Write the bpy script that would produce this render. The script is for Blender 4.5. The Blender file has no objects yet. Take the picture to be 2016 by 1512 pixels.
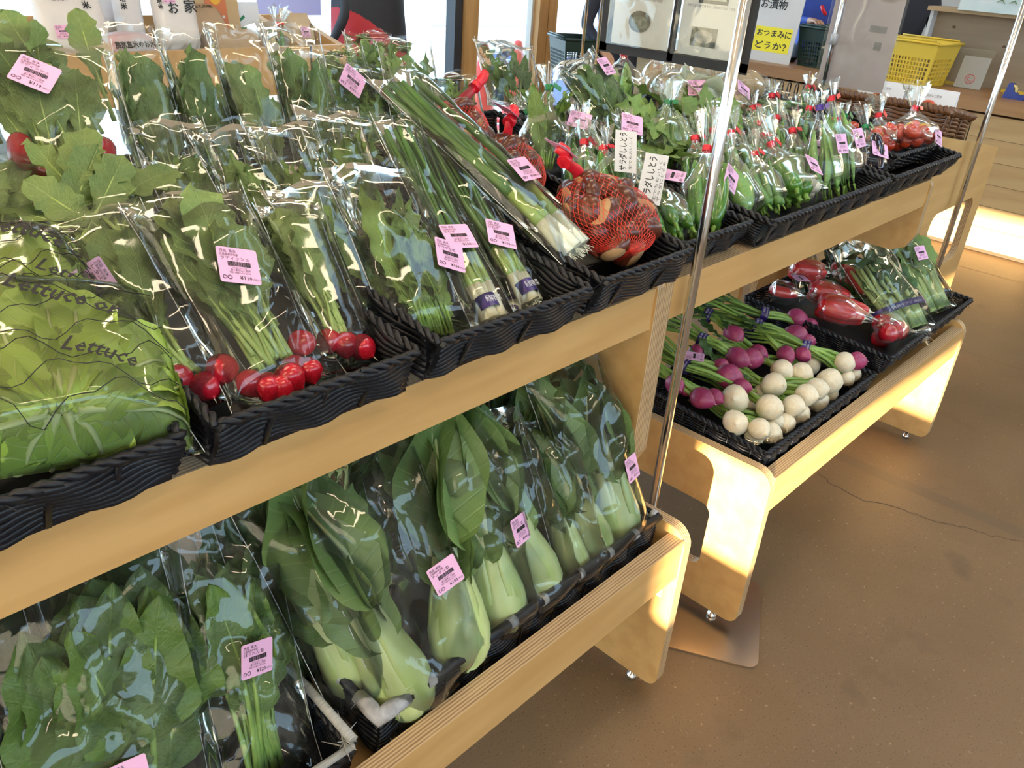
import bpy, math, random
import numpy as np
from mathutils import Matrix, Vector, Euler, noise as mnoise

# ---------------------------------------------------------------- camera, world, sun, lamps, exposure
SC = bpy.context.scene
COL = SC.collection
rad = math.radians
PI = math.pi

CAM_H = 1.5
_p, _r, _y = rad(28.25), rad(4.35), rad(41.62)
_fw = Vector((math.cos(_p)*math.cos(_y), math.cos(_p)*math.sin(_y), -math.sin(_p)))
_rt = Vector((math.sin(_y), -math.cos(_y), 0))
_up = _rt.cross(_fw)
_rt2 = math.cos(_r)*_rt + math.sin(_r)*_up
_up2 = -math.sin(_r)*_rt + math.cos(_r)*_up
cam_d = bpy.data.cameras.new('camera')
cam = bpy.data.objects.new('camera', cam_d)
COL.objects.link(cam)
cam_d.sensor_width = 36
cam_d.lens = 1612/2016*36
cam_d.clip_start = 0.02
cam_d.clip_end = 200
mw = Matrix.Identity(4)
for i in range(3):
    mw[i][0] = _rt2[i]; mw[i][1] = _up2[i]; mw[i][2] = -_fw[i]
mw[2][3] = CAM_H
cam.matrix_world = mw
SC.camera = cam

world = bpy.data.worlds.new('world'); SC.world = world
world.use_nodes = True
wn = world.node_tree
bg = wn.nodes['Background']
bg.inputs['Color'].default_value = (0.56, 0.79, 1.0, 1)
bg.inputs['Strength'].default_value = 5.0

SUN_EL, SUN_AZ = 3.25, 22.0
sun_d = bpy.data.lights.new('sun', 'SUN'); sun_d.energy = 34; sun_d.angle = rad(0.6); sun_d.color = (1, .80, .52)
sun = bpy.data.objects.new('sun', sun_d); COL.objects.link(sun)
sdir = Vector((math.cos(rad(SUN_EL))*math.cos(rad(SUN_AZ)), math.cos(rad(SUN_EL))*math.sin(rad(SUN_AZ)), -math.sin(rad(SUN_EL))))
sun.rotation_euler = sdir.to_track_quat('-Z', 'Y').to_euler()
sun.location = (-4, -1, 3)

LAMP_W = 22.0
SC.view_settings.view_transform = 'Standard'
SC.view_settings.look = 'None'
SC.view_settings.gamma = 1
SC.view_settings.use_curve_mapping = False
SC.view_settings.exposure = 0.32
try:
    SC.cycles.transparent_max_bounces = 18
    SC.cycles.max_bounces = 5
    SC.cycles.diffuse_bounces = 3
    SC.cycles.glossy_bounces = 3
    SC.cycles.transmission_bounces = 4
    SC.cycles.caustics_reflective = False
    SC.cycles.caustics_refractive = False
    SC.cycles.sample_clamp_indirect = 6.0
except Exception:
    pass

# ---------------------------------------------------------------- materials
MATS = {}
def _nodes(name):
    m = bpy.data.materials.new(name); m.use_nodes = True
    nt = m.node_tree
    return m, nt, nt.nodes['Principled BSDF']

def mat(name, col, rough=.5, col2=None, scale=8.0, stretch=(1, 1, 1), metal=0.0, bump=0.0, bscale=None, emit=None, detail=3.0, coord='Object', spec=None, rnd=0.0, trans=0.0, coat=0.0):
    if name in MATS: return MATS[name]
    m, nt, b = _nodes(name)
    N, Lk = nt.nodes, nt.links
    b.inputs['Roughness'].default_value = rough
    b.inputs['Metallic'].default_value = metal
    if spec is not None: b.inputs['Specular IOR Level'].default_value = spec
    if coat: b.inputs['Coat Weight'].default_value = coat; b.inputs['Coat Roughness'].default_value = .1
    src = None
    tc = N.new('ShaderNodeTexCoord'); mp = N.new('ShaderNodeMapping')
    mp.inputs['Scale'].default_value = stretch
    Lk.new(tc.outputs[coord], mp.inputs['Vector'])
    if col2 is not None:
        nz = N.new('ShaderNodeTexNoise'); nz.inputs['Scale'].default_value = scale; nz.inputs['Detail'].default_value = detail
        Lk.new(mp.outputs['Vector'], nz.inputs['Vector'])
        rp = N.new('ShaderNodeValToRGB')
        rp.color_ramp.elements[0].position = .35; rp.color_ramp.elements[1].position = .65
        rp.color_ramp.elements[0].color = (*col, 1); rp.color_ramp.elements[1].color = (*col2, 1)
        Lk.new(nz.outputs['Fac'], rp.inputs['Fac']); src = rp.outputs['Color']
    if rnd:
        oi = N.new('ShaderNodeObjectInfo')
        hs = N.new('ShaderNodeHueSaturation')
        mr = N.new('ShaderNodeMapRange'); mr.inputs['To Min'].default_value = 1-rnd; mr.inputs['To Max'].default_value = 1+rnd
        Lk.new(oi.outputs['Random'], mr.inputs['Value']); Lk.new(mr.outputs['Result'], hs.inputs['Value'])
        if src is None: hs.inputs['Color'].default_value = (*col, 1)
        else: Lk.new(src, hs.inputs['Color'])
        src = hs.outputs['Color']
    if src is None: b.inputs['Base Color'].default_value = (*col, 1)
    else: Lk.new(src, b.inputs['Base Color'])
    if bump:
        nb = N.new('ShaderNodeTexNoise'); nb.inputs['Scale'].default_value = bscale or scale*4; nb.inputs['Detail'].default_value = 4
        Lk.new(mp.outputs['Vector'], nb.inputs['Vector'])
        bp = N.new('ShaderNodeBump'); bp.inputs['Strength'].default_value = bump; bp.inputs['Distance'].default_value = .01
        Lk.new(nb.outputs['Fac'], bp.inputs['Height']); Lk.new(bp.outputs['Normal'], b.inputs['Normal'])
    if emit:
        b.inputs['Emission Color'].default_value = (*emit[:3], 1); b.inputs['Emission Strength'].default_value = emit[3]
    if trans:
        tr = N.new('ShaderNodeBsdfTranslucent'); mx = N.new('ShaderNodeMixShader'); mx.inputs[0].default_value = trans
        if src is None: tr.inputs['Color'].default_value = (*col, 1)
        else: Lk.new(src, tr.inputs['Color'])
        out = N['Material Output']
        Lk.new(b.outputs[0], mx.inputs[1]); Lk.new(tr.outputs[0], mx.inputs[2]); Lk.new(mx.outputs[0], out.inputs['Surface'])
    MATS[name] = m
    return m

def leafmat(name, c1, c2, vein, rnd=.22, rough=.42, veins=9.0, vstr=.5):
    """leaf blade: veins from the blade's UV, colour drift from noise, per-object brightness"""
    if name in MATS: return MATS[name]
    m, nt, b = _nodes(name); N, Lk = nt.nodes, nt.links
    uv = N.new('ShaderNodeUVMap'); sx = N.new('ShaderNodeSeparateXYZ'); Lk.new(uv.outputs['UV'], sx.inputs[0])
    def mth(op, a, bb=None, c=None):
        n = N.new('ShaderNodeMath'); n.operation = op
        for i, v in enumerate((a, bb, c)):
            if v is None: continue
            if isinstance(v, (int, float)): n.inputs[i].default_value = v
            else: Lk.new(v, n.inputs[i])
        return n.outputs[0]
    au = mth('ABSOLUTE', sx.outputs['X'])
    mid = mth('SUBTRACT', 1.0, mth('MULTIPLY', au, 16.0))
    side = mth('FRACT', mth('SUBTRACT', mth('MULTIPLY', sx.outputs['Y'], veins), mth('MULTIPLY', au, 1.6)))
    side = mth('SUBTRACT', 1.0, mth('MULTIPLY', mth('ABSOLUTE', mth('SUBTRACT', side, .5)), 11.0))
    side = mth('MULTIPLY', mth('MAXIMUM', side, 0.0), .55)
    v = mth('MINIMUM', mth('MAXIMUM', mth('MAXIMUM', mid, side), 0.0), 1.0)
    v = mth('MULTIPLY', v, vstr)
    tc = N.new('ShaderNodeTexCoord')
    nz = N.new('ShaderNodeTexNoise'); nz.inputs['Scale'].default_value = 14; nz.inputs['Detail'].default_value = 3
    Lk.new(tc.outputs['Object'], nz.inputs['Vector'])
    m1 = N.new('ShaderNodeMix'); m1.data_type = 'RGBA'
    m1.inputs['A'].default_value = (*c1, 1); m1.inputs['B'].default_value = (*c2, 1)
    Lk.new(nz.outputs['Fac'], m1.inputs['Factor'])
    m2 = N.new('ShaderNodeMix'); m2.data_type = 'RGBA'; m2.inputs['B'].default_value = (*vein, 1)
    Lk.new(v, m2.inputs['Factor']); Lk.new(m1.outputs['Result'], m2.inputs['A'])
    oi = N.new('ShaderNodeObjectInfo'); hs = N.new('ShaderNodeHueSaturation')
    mr = N.new('ShaderNodeMapRange'); mr.inputs['To Min'].default_value = 1-rnd; mr.inputs['To Max'].default_value = 1+rnd
    Lk.new(oi.outputs['Random'], mr.inputs['Value']); Lk.new(mr.outputs['Result'], hs.inputs['Value'])
    Lk.new(m2.outputs['Result'], hs.inputs['Color'])
    Lk.new(hs.outputs['Color'], b.inputs['Base Color'])
    b.inputs['Roughness'].default_value = rough
    nb = N.new('ShaderNodeTexNoise'); nb.inputs['Scale'].default_value = 55; nb.inputs['Detail'].default_value = 2
    Lk.new(tc.outputs['Object'], nb.inputs['Vector'])
    hsum = mth('SUBTRACT', nb.outputs['Fac'], mth('MULTIPLY', v, .9))
    bp = N.new('ShaderNodeBump'); bp.inputs['Strength'].default_value = .5; bp.inputs['Distance'].default_value = .004
    Lk.new(hsum, bp.inputs['Height']); Lk.new(bp.outputs['Normal'], b.inputs['Normal'])
    tr = N.new('ShaderNodeBsdfTranslucent'); mx = N.new('ShaderNodeMixShader'); mx.inputs[0].default_value = .22
    Lk.new(hs.outputs['Color'], tr.inputs['Color'])
    Lk.new(b.outputs[0], mx.inputs[1]); Lk.new(tr.outputs[0], mx.inputs[2]); Lk.new(mx.outputs[0], N['Material Output'].inputs['Surface'])
    MATS[name] = m
    return m

def filmmat(name, tint=(.97, .985, .97), gloss=1.0, rough=.045, haze=.010, bscale=16.0, bstr=.10):
    """thin clear plastic film: mostly see-through, sharp wrinkled glints"""
    if name in MATS: return MATS[name]
    m, nt, b = _nodes(name); N, Lk = nt.nodes, nt.links
    N.remove(b)
    tc = N.new('ShaderNodeTexCoord'); oi = N.new('ShaderNodeObjectInfo')
    ad = N.new('ShaderNodeVectorMath'); ad.operation = 'ADD'
    sc = N.new('ShaderNodeVectorMath'); sc.operation = 'SCALE'; sc.inputs[0].default_value = (7, 3, 5)
    Lk.new(oi.outputs['Random'], sc.inputs['Scale']); Lk.new(tc.outputs['Object'], ad.inputs[0]); Lk.new(sc.outputs[0], ad.inputs[1])
    nz = N.new('ShaderNodeTexNoise'); nz.inputs['Scale'].default_value = bscale*.6; nz.inputs['Detail'].default_value = 1.5
    nz.inputs['Distortion'].default_value = .8
    Lk.new(ad.outputs[0], nz.inputs['Vector'])
    vo = N.new('ShaderNodeTexVoronoi'); vo.feature = 'F1'; vo.inputs['Scale'].default_value = bscale
    Lk.new(ad.outputs[0], vo.inputs['Vector'])
    sm = N.new('ShaderNodeMath'); sm.operation = 'MULTIPLY_ADD'; sm.inputs[1].default_value = .5
    Lk.new(vo.outputs['Distance'], sm.inputs[0]); Lk.new(nz.outputs['Fac'], sm.inputs[2])
    bp = N.new('ShaderNodeBump'); bp.inputs['Strength'].default_value = bstr; bp.inputs['Distance'].default_value = .012
    Lk.new(sm.outputs[0], bp.inputs['Height'])
    fr = N.new('ShaderNodeFresnel'); fr.inputs['IOR'].default_value = 1.5; Lk.new(bp.outputs['Normal'], fr.inputs['Normal'])
    fm = N.new('ShaderNodeMath'); fm.operation = 'MULTIPLY'; fm.inputs[1].default_value = 0.9*gloss; fm.use_clamp = True
    Lk.new(fr.outputs[0], fm.inputs[0])
    tr = N.new('ShaderNodeBsdfTransparent'); tr.inputs['Color'].default_value = (*tint, 1)
    gl = N.new('ShaderNodeBsdfGlossy'); gl.inputs['Roughness'].default_value = rough; gl.inputs['Color'].default_value = (1, 1, 1, 1)
    Lk.new(bp.outputs['Normal'], gl.inputs['Normal'])
    df = N.new('ShaderNodeBsdfDiffuse'); df.inputs['Color'].default_value = (.85, .88, .9, 1)
    mh = N.new('ShaderNodeMixShader'); mh.inputs[0].default_value = haze
    Lk.new(tr.outputs[0], mh.inputs[1]); Lk.new(df.outputs[0], mh.inputs[2])
    mx = N.new('ShaderNodeMixShader'); Lk.new(fm.outputs[0], mx.inputs[0])
    Lk.new(mh.outputs[0], mx.inputs[1]); Lk.new(gl.outputs[0], mx.inputs[2])
    Lk.new(mx.outputs[0], N['Material Output'].inputs['Surface'])
    MATS[name] = m
    return m

def plymat():
    if 'ply_edge' in MATS: return MATS['ply_edge']
    m, nt, b = _nodes('ply_edge'); N, Lk = nt.nodes, nt.links
    uv = N.new('ShaderNodeUVMap'); sx = N.new('ShaderNodeSeparateXYZ'); Lk.new(uv.outputs['UV'], sx.inputs[0])
    mu = N.new('ShaderNodeMath'); mu.operation = 'MULTIPLY'; mu.inputs[1].default_value = 2*PI/.0056; Lk.new(sx.outputs['X'], mu.inputs[0])
    sn = N.new('ShaderNodeMath'); sn.operation = 'SINE'; Lk.new(mu.outputs[0], sn.inputs[0])
    cb = N.new('ShaderNodeCombineXYZ')
    s1 = N.new('ShaderNodeMath'); s1.operation = 'MULTIPLY'; s1.inputs[1].default_value = 120; Lk.new(sx.outputs['X'], s1.inputs[0])
    s2 = N.new('ShaderNodeMath'); s2.operation = 'MULTIPLY'; s2.inputs[1].default_value = 3; Lk.new(sx.outputs['Y'], s2.inputs[0])
    Lk.new(s1.outputs[0], cb.inputs[0]); Lk.new(s2.outputs[0], cb.inputs[1])
    nz = N.new('ShaderNodeTexNoise'); nz.inputs['Scale'].default_value = 3; Lk.new(cb.outputs[0], nz.inputs['Vector'])
    ad = N.new('ShaderNodeMath'); ad.operation = 'MULTIPLY_ADD'; ad.inputs[1].default_value = .32; Lk.new(sn.outputs[0], ad.inputs[0]); Lk.new(nz.outputs['Fac'], ad.inputs[2])
    rp = N.new('ShaderNodeValToRGB'); e = rp.color_ramp.elements
    e[0].position = .2; e[0].color = (.27, .155, .075, 1); e[1].position = .65; e[1].color = (.58, .40, .22, 1)
    Lk.new(ad.outputs[0], rp.inputs['Fac']); Lk.new(rp.outputs['Color'], b.inputs['Base Color'])
    b.inputs['Roughness'].default_value = .5
    MATS['ply_edge'] = m
    return m

WOOD = mat('birch_wood', (.56, .325, .122), .38, (.64, .395, .160), 3.0, (1.2, 9, 9), bump=.03, bscale=30)
PLY = plymat()
FILM = filmmat('clear_film')
FILM2 = filmmat('crinkled_film', haze=.03, bscale=30.0, bstr=.14, rough=.06, gloss=.42)
BLACKWEAVE = mat('black_weave', (.006, .0065, .010), .38, (.012, .013, .019), 30, spec=.35)
CHROME = mat('chrome', (.75, .75, .77), .12, metal=1.0)
PINK = mat('pink_paper', (.80, .44, .70), .6)
WHITEP = mat('white_paper', (.82, .82, .84), .6, trans=.3)
SEAMF = mat('film_seam', (.75, .78, .78), .2)
INK = mat('black_ink', (.012, .012, .015), .6)
GREYINK = mat('grey_ink', (.16, .13, .16), .6)
PURPLEINK = mat('violet_ink', (.16, .14, .42), .6)

# ---------------------------------------------------------------- mesh helpers
class MB:
    def __init__(s):
        s.v, s.f, s.m, s.uv = [], [], [], []
        s.sm = []
    def face(s, idx, m=0, uv=None, smooth=False):
        s.f.append(tuple(idx)); s.m.append(m); s.uv.append(uv); s.sm.append(smooth)
    def box(s, c, d, m=0, rot=None, taper=1.0):
        c = Vector(c); b = len(s.v)
        for z in (-1, 1):
            k = taper if z > 0 else 1.0
            for x, y in ((-1, -1), (1, -1), (1, 1), (-1, 1)):
                p = Vector((x*d[0]/2*k, y*d[1]/2*k, z*d[2]/2))
                if rot is not None: p = rot @ p
                s.v.append(tuple(c+p))
        for q in ((3, 2, 1, 0), (4, 5, 6, 7), (0, 1, 5, 4), (1, 2, 6, 5), (2, 3, 7, 6), (3, 0, 4, 7)):
            s.face([b+i for i in q], m)
    def tube(s, path, r, n=6, m=0, caps=True, smooth=True, flat=1.0, closed=False):
        P = [Vector(p) for p in path]; k = len(P)
        rs = r if isinstance(r, (list, tuple, np.ndarray)) else [r]*k
        b0 = len(s.v); prev = None
        for i, p in enumerate(P):
            if closed: t = P[(i+1) % k]-P[i-1]
            else: t = P[min(i+1, k-1)]-P[max(i-1, 0)]
            t = t.normalized() if t.length > 1e-9 else Vector((0, 0, 1))
            if prev is None:
                a = Vector((0, 0, 1)) if abs(t.z) < .9 else Vector((1, 0, 0))
                u = t.cross(a).normalized()
            else:
                u = (prev - t*prev.dot(t))
                u = u.normalized() if u.length > 1e-6 else t.orthogonal().normalized()
            prev = u; w = t.cross(u)
            for j in range(n):
                a = 2*PI*j/n
                s.v.append(tuple(p + (u*math.cos(a) + w*math.sin(a)*flat)*rs[i]))
        for i in range(k if closed else k-1):
            i2 = (i+1) % k
            for j in range(n):
                j2 = (j+1) % n
                s.face((b0+i*n+j, b0+i*n+j2, b0+i2*n+j2, b0+i2*n+j), m, None, smooth)
        if caps and not closed:
            s.face([b0+j for j in range(n)][::-1], m); s.face([b0+(k-1)*n+j for j in range(n)], m)
    def grid(s, pts, nu, nv, m=0, uv=None, smooth=True, closed_u=False):
        """pts: list nv rows of nu points"""
        b = len(s.v)
        s.v.extend([tuple(p) for p in pts])
        for j in range(nv-1):
            for i in range(nu if closed_u else nu-1):
                i2 = (i+1) % nu
                q = (b+j*nu+i, b+j*nu+i2, b+(j+1)*nu+i2, b+(j+1)*nu+i)
                s.face(q, m, None if uv is None else [uv[x-b] for x in q], smooth)
    def lathe(s, prof, n=16, m=0, jit=None, cap=True, axis='z'):
        b = len(s.v)
        for k, (r, z) in enumerate(prof):
            for j in range(n):
                a = 2*PI*j/n
                rr = r*(1+(jit(a, z) if jit else 0))
                p = (rr*math.cos(a), rr*math.sin(a), z)
                if axis == 'y': p = (p[0], p[2], -p[1])
                s.v.append(p)
        for k in range(len(prof)-1):
            for j in range(n):
                j2 = (j+1) % n
                s.face((b+k*n+j, b+k*n+j2, b+(k+1)*n+j2, b+(k+1)*n+j), m, None, True)
        if cap:
            s.face([b+j for j in range(n)][::-1], m, None, True); s.face([b+(len(prof)-1)*n+j for j in range(n)], m, None, True)
    def prism(s, poly, mapf, t0, t1, mf=0, me=0, holes=()):
        """2-D outline extruded; mapf(a,b,t) -> xyz. Faces mf, edges me with thickness UV. holes: list of outlines (bridged)"""
        def side(pl, flip):
            n = len(pl); b = len(s.v); acc = 0
            for (a, c) in pl:
                s.v.append(tuple(mapf(a, c, t0))); s.v.append(tuple(mapf(a, c, t1)))
            for i in range(n):
                j = (i+1) % n
                d = math.dist(pl[i], pl[j])
                q = [b+2*i, b+2*j, b+2*j+1, b+2*i+1]
                uv = [(t0, acc), (t0, acc+d), (t1, acc+d), (t1, acc)]
                if flip: q = q[::-1]; uv = uv[::-1]
                s.face(q, me, uv); acc += d
            return b, n
        b, n = side(poly, False)
        if not holes:
            s.face([b+2*i for i in range(n)][::-1], mf); s.face([b+2*i+1 for i in range(n)], mf)
        else:
            from mathutils.geometry import tessellate_polygon
            loops = [poly]+list(holes); allp = []; idx = []
            for i in range(n): idx.append(b+2*i)
            for h in holes:
                hb, hn = side(h, True)
                for i in range(hn): idx.append(hb+2*i)
            tris = tessellate_polygon([[Vector((a, c, 0)) for a, c in lp] for lp in loops])
            for t in tris:
                s.face([idx[i] for i in t], mf); s.face([idx[i]+1 for i in t[::-1]], mf)
    def mesh(s, name, mats):
        me = bpy.data.meshes.new(name)
        me.from_pydata(s.v, [], s.f)
        for mm in mats: me.materials.append(mm)
        me.polygons.foreach_set('material_index', s.m)
        me.polygons.foreach_set('use_smooth', s.sm)
        if any(u is not None for u in s.uv):
            uvl = me.uv_layers.new(name='UVMap'); data = []
            for f, u in zip(s.f, s.uv):
                if u is None: data.extend([0.0]*2*len(f))
                else:
                    for x in u: data.extend(x)
            uvl.data.foreach_set('uv', data)
        me.update()
        return me

def rrect(x0, y0, x1, y1, r, n=5):
    if not isinstance(r, (list, tuple)): r = [r]*4
    out = []
    for (cx, cy, a0, rr) in ((x1-r[0], y1-r[0], 0, r[0]), (x0+r[1], y1-r[1], 90, r[1]), (x0+r[2], y0+r[2], 180, r[2]), (x1-r[3], y0+r[3], 270, r[3])):
        if rr <= 1e-6: out.append((cx, cy)); continue
        for k in range(n+1):
            a = rad(a0+90*k/n); out.append((cx+rr*math.cos(a), cy+rr*math.sin(a)))
    return out

def link(name, data, parent=None, loc=None, rot=None, scale=None, mtx=None):
    o = bpy.data.objects.new(name, data); COL.objects.link(o)
    if parent is not None: o.parent = parent
    if mtx is not None: o.matrix_local = mtx if parent else mtx
    if loc is not None: o.location = loc
    if rot is not None: o.rotation_euler = rot
    if scale is not None: o.scale = scale if not isinstance(scale, (int, float)) else (scale,)*3
    return o
def obj(name, mb, mats, parent=None, **kw):
    if not isinstance(mats, (list, tuple)): mats = [mats]
    return link(name, mb.mesh(name, mats), parent, **kw)
def tag(o, label, cat, group=None, kind=None):
    o['label'] = label; o['category'] = cat
    if group: o['group'] = group
    if kind: o['kind'] = kind
    return o
def thing(name, label, cat, mtx=None, loc=None, group=None, rot=None):
    o = bpy.data.objects.new(name, None); COL.objects.link(o); o.empty_display_size = .05
    if mtx is not None: o.matrix_world = mtx
    if loc is not None: o.location = loc
    if rot is not None: o.rotation_euler = rot
    return tag(o, label, cat, group)
def struct(o):
    o['kind'] = 'structure'; return o

def frame(o, th, phi, psi=0.0):
    """placement of a leaning package: th slope of its back, phi turn within that slope, psi turn of the whole about the vertical"""
    t, f = rad(th), rad(phi)
    e1 = Vector((1, 0, 0)); e2 = Vector((0, math.cos(t), math.sin(t))); n = Vector((0, -math.sin(t), math.cos(t)))
    ax = e2*math.cos(f)+e1*math.sin(f); wd = ax.cross(n)
    R = Matrix((wd, ax, n)).transposed()
    if psi: R = Matrix.Rotation(rad(psi), 3, 'Z') @ R
    return Matrix.Translation(Vector(o)) @ R.to_4x4()

# ---------------------------------------------------------------- lettering
_txt = {}
TMP = bpy.data.scenes.new('scratch')   # lettering and bodies are turned into meshes here, then the scratch scene goes
def tmp_depsgraph():
    with bpy.context.temp_override(scene=TMP, view_layer=TMP.view_layers[0]):
        dg = bpy.context.evaluated_depsgraph_get(); dg.update()
    return dg
def text_mesh(body, size=1.0, align='LEFT', bold=0.0, res=1):
    k = (body, size, align, bold)
    if k in _txt: return _txt[k]
    cu = bpy.data.curves.new('lettering', 'FONT'); cu.body = body; cu.size = size; cu.align_x = align; cu.resolution_u = res
    if bold: cu.offset = bold
    o = bpy.data.objects.new('lettering', cu); TMP.collection.objects.link(o)
    dg = tmp_depsgraph()
    me = bpy.data.meshes.new_from_object(o.evaluated_get(dg))
    V = [tuple(v.co) for v in me.vertices]; F = [tuple(p.vertices) for p in me.polygons]
    bpy.data.objects.remove(o); bpy.data.curves.remove(cu); bpy.data.meshes.remove(me)
    _txt[k] = (V, F)
    return V, F
def add_text(mb, body, x, y, size, m=0, align='LEFT', z=0.0006, sx=1.0, rot=0.0, bold=0.0, fit=None, mapf=None):
    V, F = text_mesh(body, size, align, bold)
    if not V: return
    if fit:
        w = max(v[0] for v in V)-min(v[0] for v in V)
        sx = fit/max(w, 1e-6)
    b = len(mb.v); c, s_ = math.cos(rot), math.sin(rot)
    for v in V:
        px, py = v[0]*sx, v[1]
        q = (x+px*c-py*s_, y+px*s_+py*c, z)
        mb.v.append(tuple(mapf(*q)) if mapf else q)
    for f in F: mb.face([b+i for i in f], m)

# ---------------------------------------------------------------- price labels
_lab = {}
def label_mesh(product, price, w=.049, h=.047, yen='¥'):
    k = (product, price)
    if k in _lab: return _lab[k]
    mb = MB()
    pl = rrect(-w/2, -h/2, w/2, h/2, .003, 3)
    b = len(mb.v)
    for (a, c) in pl: mb.v.append((a, c, 0.0)); 
    for (a, c) in pl: mb.v.append((a, c, 0.0005))
    n = len(pl)
    mb.face([b+i for i in range(n)][::-1], 0); mb.face([b+n+i for i in range(n)], 0)
    for i in range(n): mb.face((b+i, b+(i+1) % n, b+n+(i+1) % n, b+n+i), 0)
    z = .0009; L = -w/2+.003
    add_text(mb, '西品  高次', L, .0165, .0045, 1, z=z)
    add_text(mb, '広島県府中市産', L, .0120, .0040, 1, z=z, fit=.022)
    add_text(mb, product, L, .0068, .0056, 1, z=z, fit=min(.034, .0062*len(product)))
    rnd = random.Random(7); x = -.013
    while x < .014:
        ww = rnd.choice((.0004, .0007, .0011)); mb.box((x+ww/2, .0015, z), (ww, .0062, .0002), 1); x += ww+rnd.choice((.0004, .0007))
    add_text(mb, '2034201401104', -.009, -.0045, .0026, 2, z=z, fit=.018)
    add_text(mb, '道の駅びんご府中', -.011, -.0082, .0040, 1, z=z, fit=.024)
    add_text(mb, 'TEL 0847-54-2300', -.013, -.0114, .0032, 1, z=z, fit=.026)
    add_text(mb, yen+price, -.001, -.0190, .0072, 1, z=z, bold=.00008)
    add_text(mb, '(税込)', .0145, -.0185, .0034, 2, z=z)
    for cx, rr in ((-.0190, .0022), (-.0130, .0026)):
        q = [(cx+rr*math.cos(2*PI*i/10), -.0168+rr*math.sin(2*PI*i/10), z) for i in range(10)]
        mb.tube(q, .0004, 3, 1, closed=True)
    me = mb.mesh('price_label', [PINK, INK, GREYINK]); _lab[k] = me
    return me
def price_label(parent, product, price, x, y, z, rot=0.0, tx=0.0, ty=0.0, s=1.0):
    return link('price_label', label_mesh(product, price), parent, loc=(x, y, z), rot=(tx, ty, rot), scale=s)
# ---------------------------------------------------------------- the room
FLOOR = mat('floor_sheet', (.135, .080, .036), .5, (.172, .105, .050), 2.2, bump=.05, bscale=160, detail=8)
def speckle(m):
    nt = m.node_tree; N, Lk = nt.nodes, nt.links; b = N['Principled BSDF']; src = b.inputs['Base Color'].links[0].from_socket
    tc = N.new('ShaderNodeTexCoord'); out = src
    for sc_, lo, hi, c in ((230, .60, .72, (.055, .033, .016)), (90, .66, .74, (.30, .21, .12)), (5.5, .62, .80, (.10, .062, .030))):
        nz = N.new('ShaderNodeTexNoise'); nz.inputs['Scale'].default_value = sc_; nz.inputs['Detail'].default_value = 3; Lk.new(tc.outputs['Object'], nz.inputs['Vector'])
        mr = N.new('ShaderNodeMapRange'); mr.inputs['From Min'].default_value = lo; mr.inputs['From Max'].default_value = hi; Lk.new(nz.outputs['Fac'], mr.inputs['Value'])
        mx = N.new('ShaderNodeMix'); mx.data_type = 'RGBA'; mx.inputs['B'].default_value = (*c, 1); Lk.new(mr.outputs['Result'], mx.inputs['Factor']); Lk.new(out, mx.inputs['A']); out = mx.outputs['Result']
    Lk.new(out, b.inputs['Base Color'])
speckle(FLOOR)
CONC = mat('light_plaster', (.62, .60, .56), .8, (.66, .64, .60), 3)
CEILM = mat('ceiling_board', (.62, .50, .36), .7, (.66, .54, .40), 2, (1, 6, 1))
DARKJ = mat('dark_joint', (.07, .045, .025), .8)
GROUND = mat('pale_asphalt', (.55, .55, .55), .9, (.62, .62, .62), 1.0)  # pale grey, varied slightly by noise
BLUEP = mat('blue_road_paint', (.008, .055, .22), .8, (.012, .07, .26), 2)
WLINE = mat('white_road_paint', (.7, .7, .7), .8)
GLASS = filmmat('window_glass', tint=(.97, .98, .98), gloss=.5, rough=.02, haze=0.0, bscale=.5, bstr=0.0)
POSTW = mat('post_wood', (.50, .27, .095), .45, (.60, .35, .14), 2.0, (9, 9, .8))
BLACKM = mat('black_frame', (.03, .034, .045), .4)

X0, X1, Y0, Y1, ZC = -2.6, 7.7, -3.2, 4.5, 3.1
mb = MB(); mb.box(((X0+X1)/2, (Y0+Y1)/2, -.05), (X1-X0+.4, Y1-Y0+.4, .1)); floor = struct(obj('floor', mb, FLOOR))
def flat_strip(name, pts, w, m, z=.0004, parent=None):
    mb = MB(); n = len(pts)
    for i, p in enumerate(pts):
        a = Vector(pts[max(i-1, 0)]); b = Vector(pts[min(i+1, n-1)]); t = (b-a).normalized(); q = Vector((-t.y, t.x))*w/2
        ww = w if not isinstance(w, (list, tuple)) else w[i]
        mb.v.append((p[0]+q.x, p[1]+q.y, z)); mb.v.append((p[0]-q.x, p[1]-q.y, z))
    for i in range(n-1): mb.face((2*i+1, 2*i+3, 2*i+2, 2*i))
    return obj(name, mb, m, parent)
R_ = random.Random(3)
CK = [(2.436, .756), (2.407, .692), (2.401, .634), (2.398, .586), (2.441, .512), (2.455, .444), (2.468, .371), (2.504, .306), (2.525, .238), (2.576, .157), (2.627, .051), (2.70, -.10), (2.73, -.3)]
crack = []
for i in range(len(CK)-1):
    for q in range(4):
        f = q/4; crack.append((CK[i][0]*(1-f)+CK[i+1][0]*f+R_.uniform(-.006, .006), CK[i][1]*(1-f)+CK[i+1][1]*f+R_.uniform(-.005, .005)))
flat_strip('crack', crack, .0032, DARKJ, .0005, floor)
SEAM = mat('floor_seam', (.165, .10, .05), .7)
flat_strip('seam', [(2.600, 1.2), (2.60, .56), (2.63, -.2)], .055, mat('floor_patch', (.125, .08, .042), .5), .0003, floor)
flat_strip('seam', [(3.93, 1.5), (3.96, -3)], .004, SEAM, .0004, floor)
flat_strip('seam', [(1.19, .60), (1.23, -3)], .004, SEAM, .0004, floor)
flat_strip('seam', [(5.2, 3), (5.25, -3)], .005, SEAM, .0004, floor)

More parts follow.
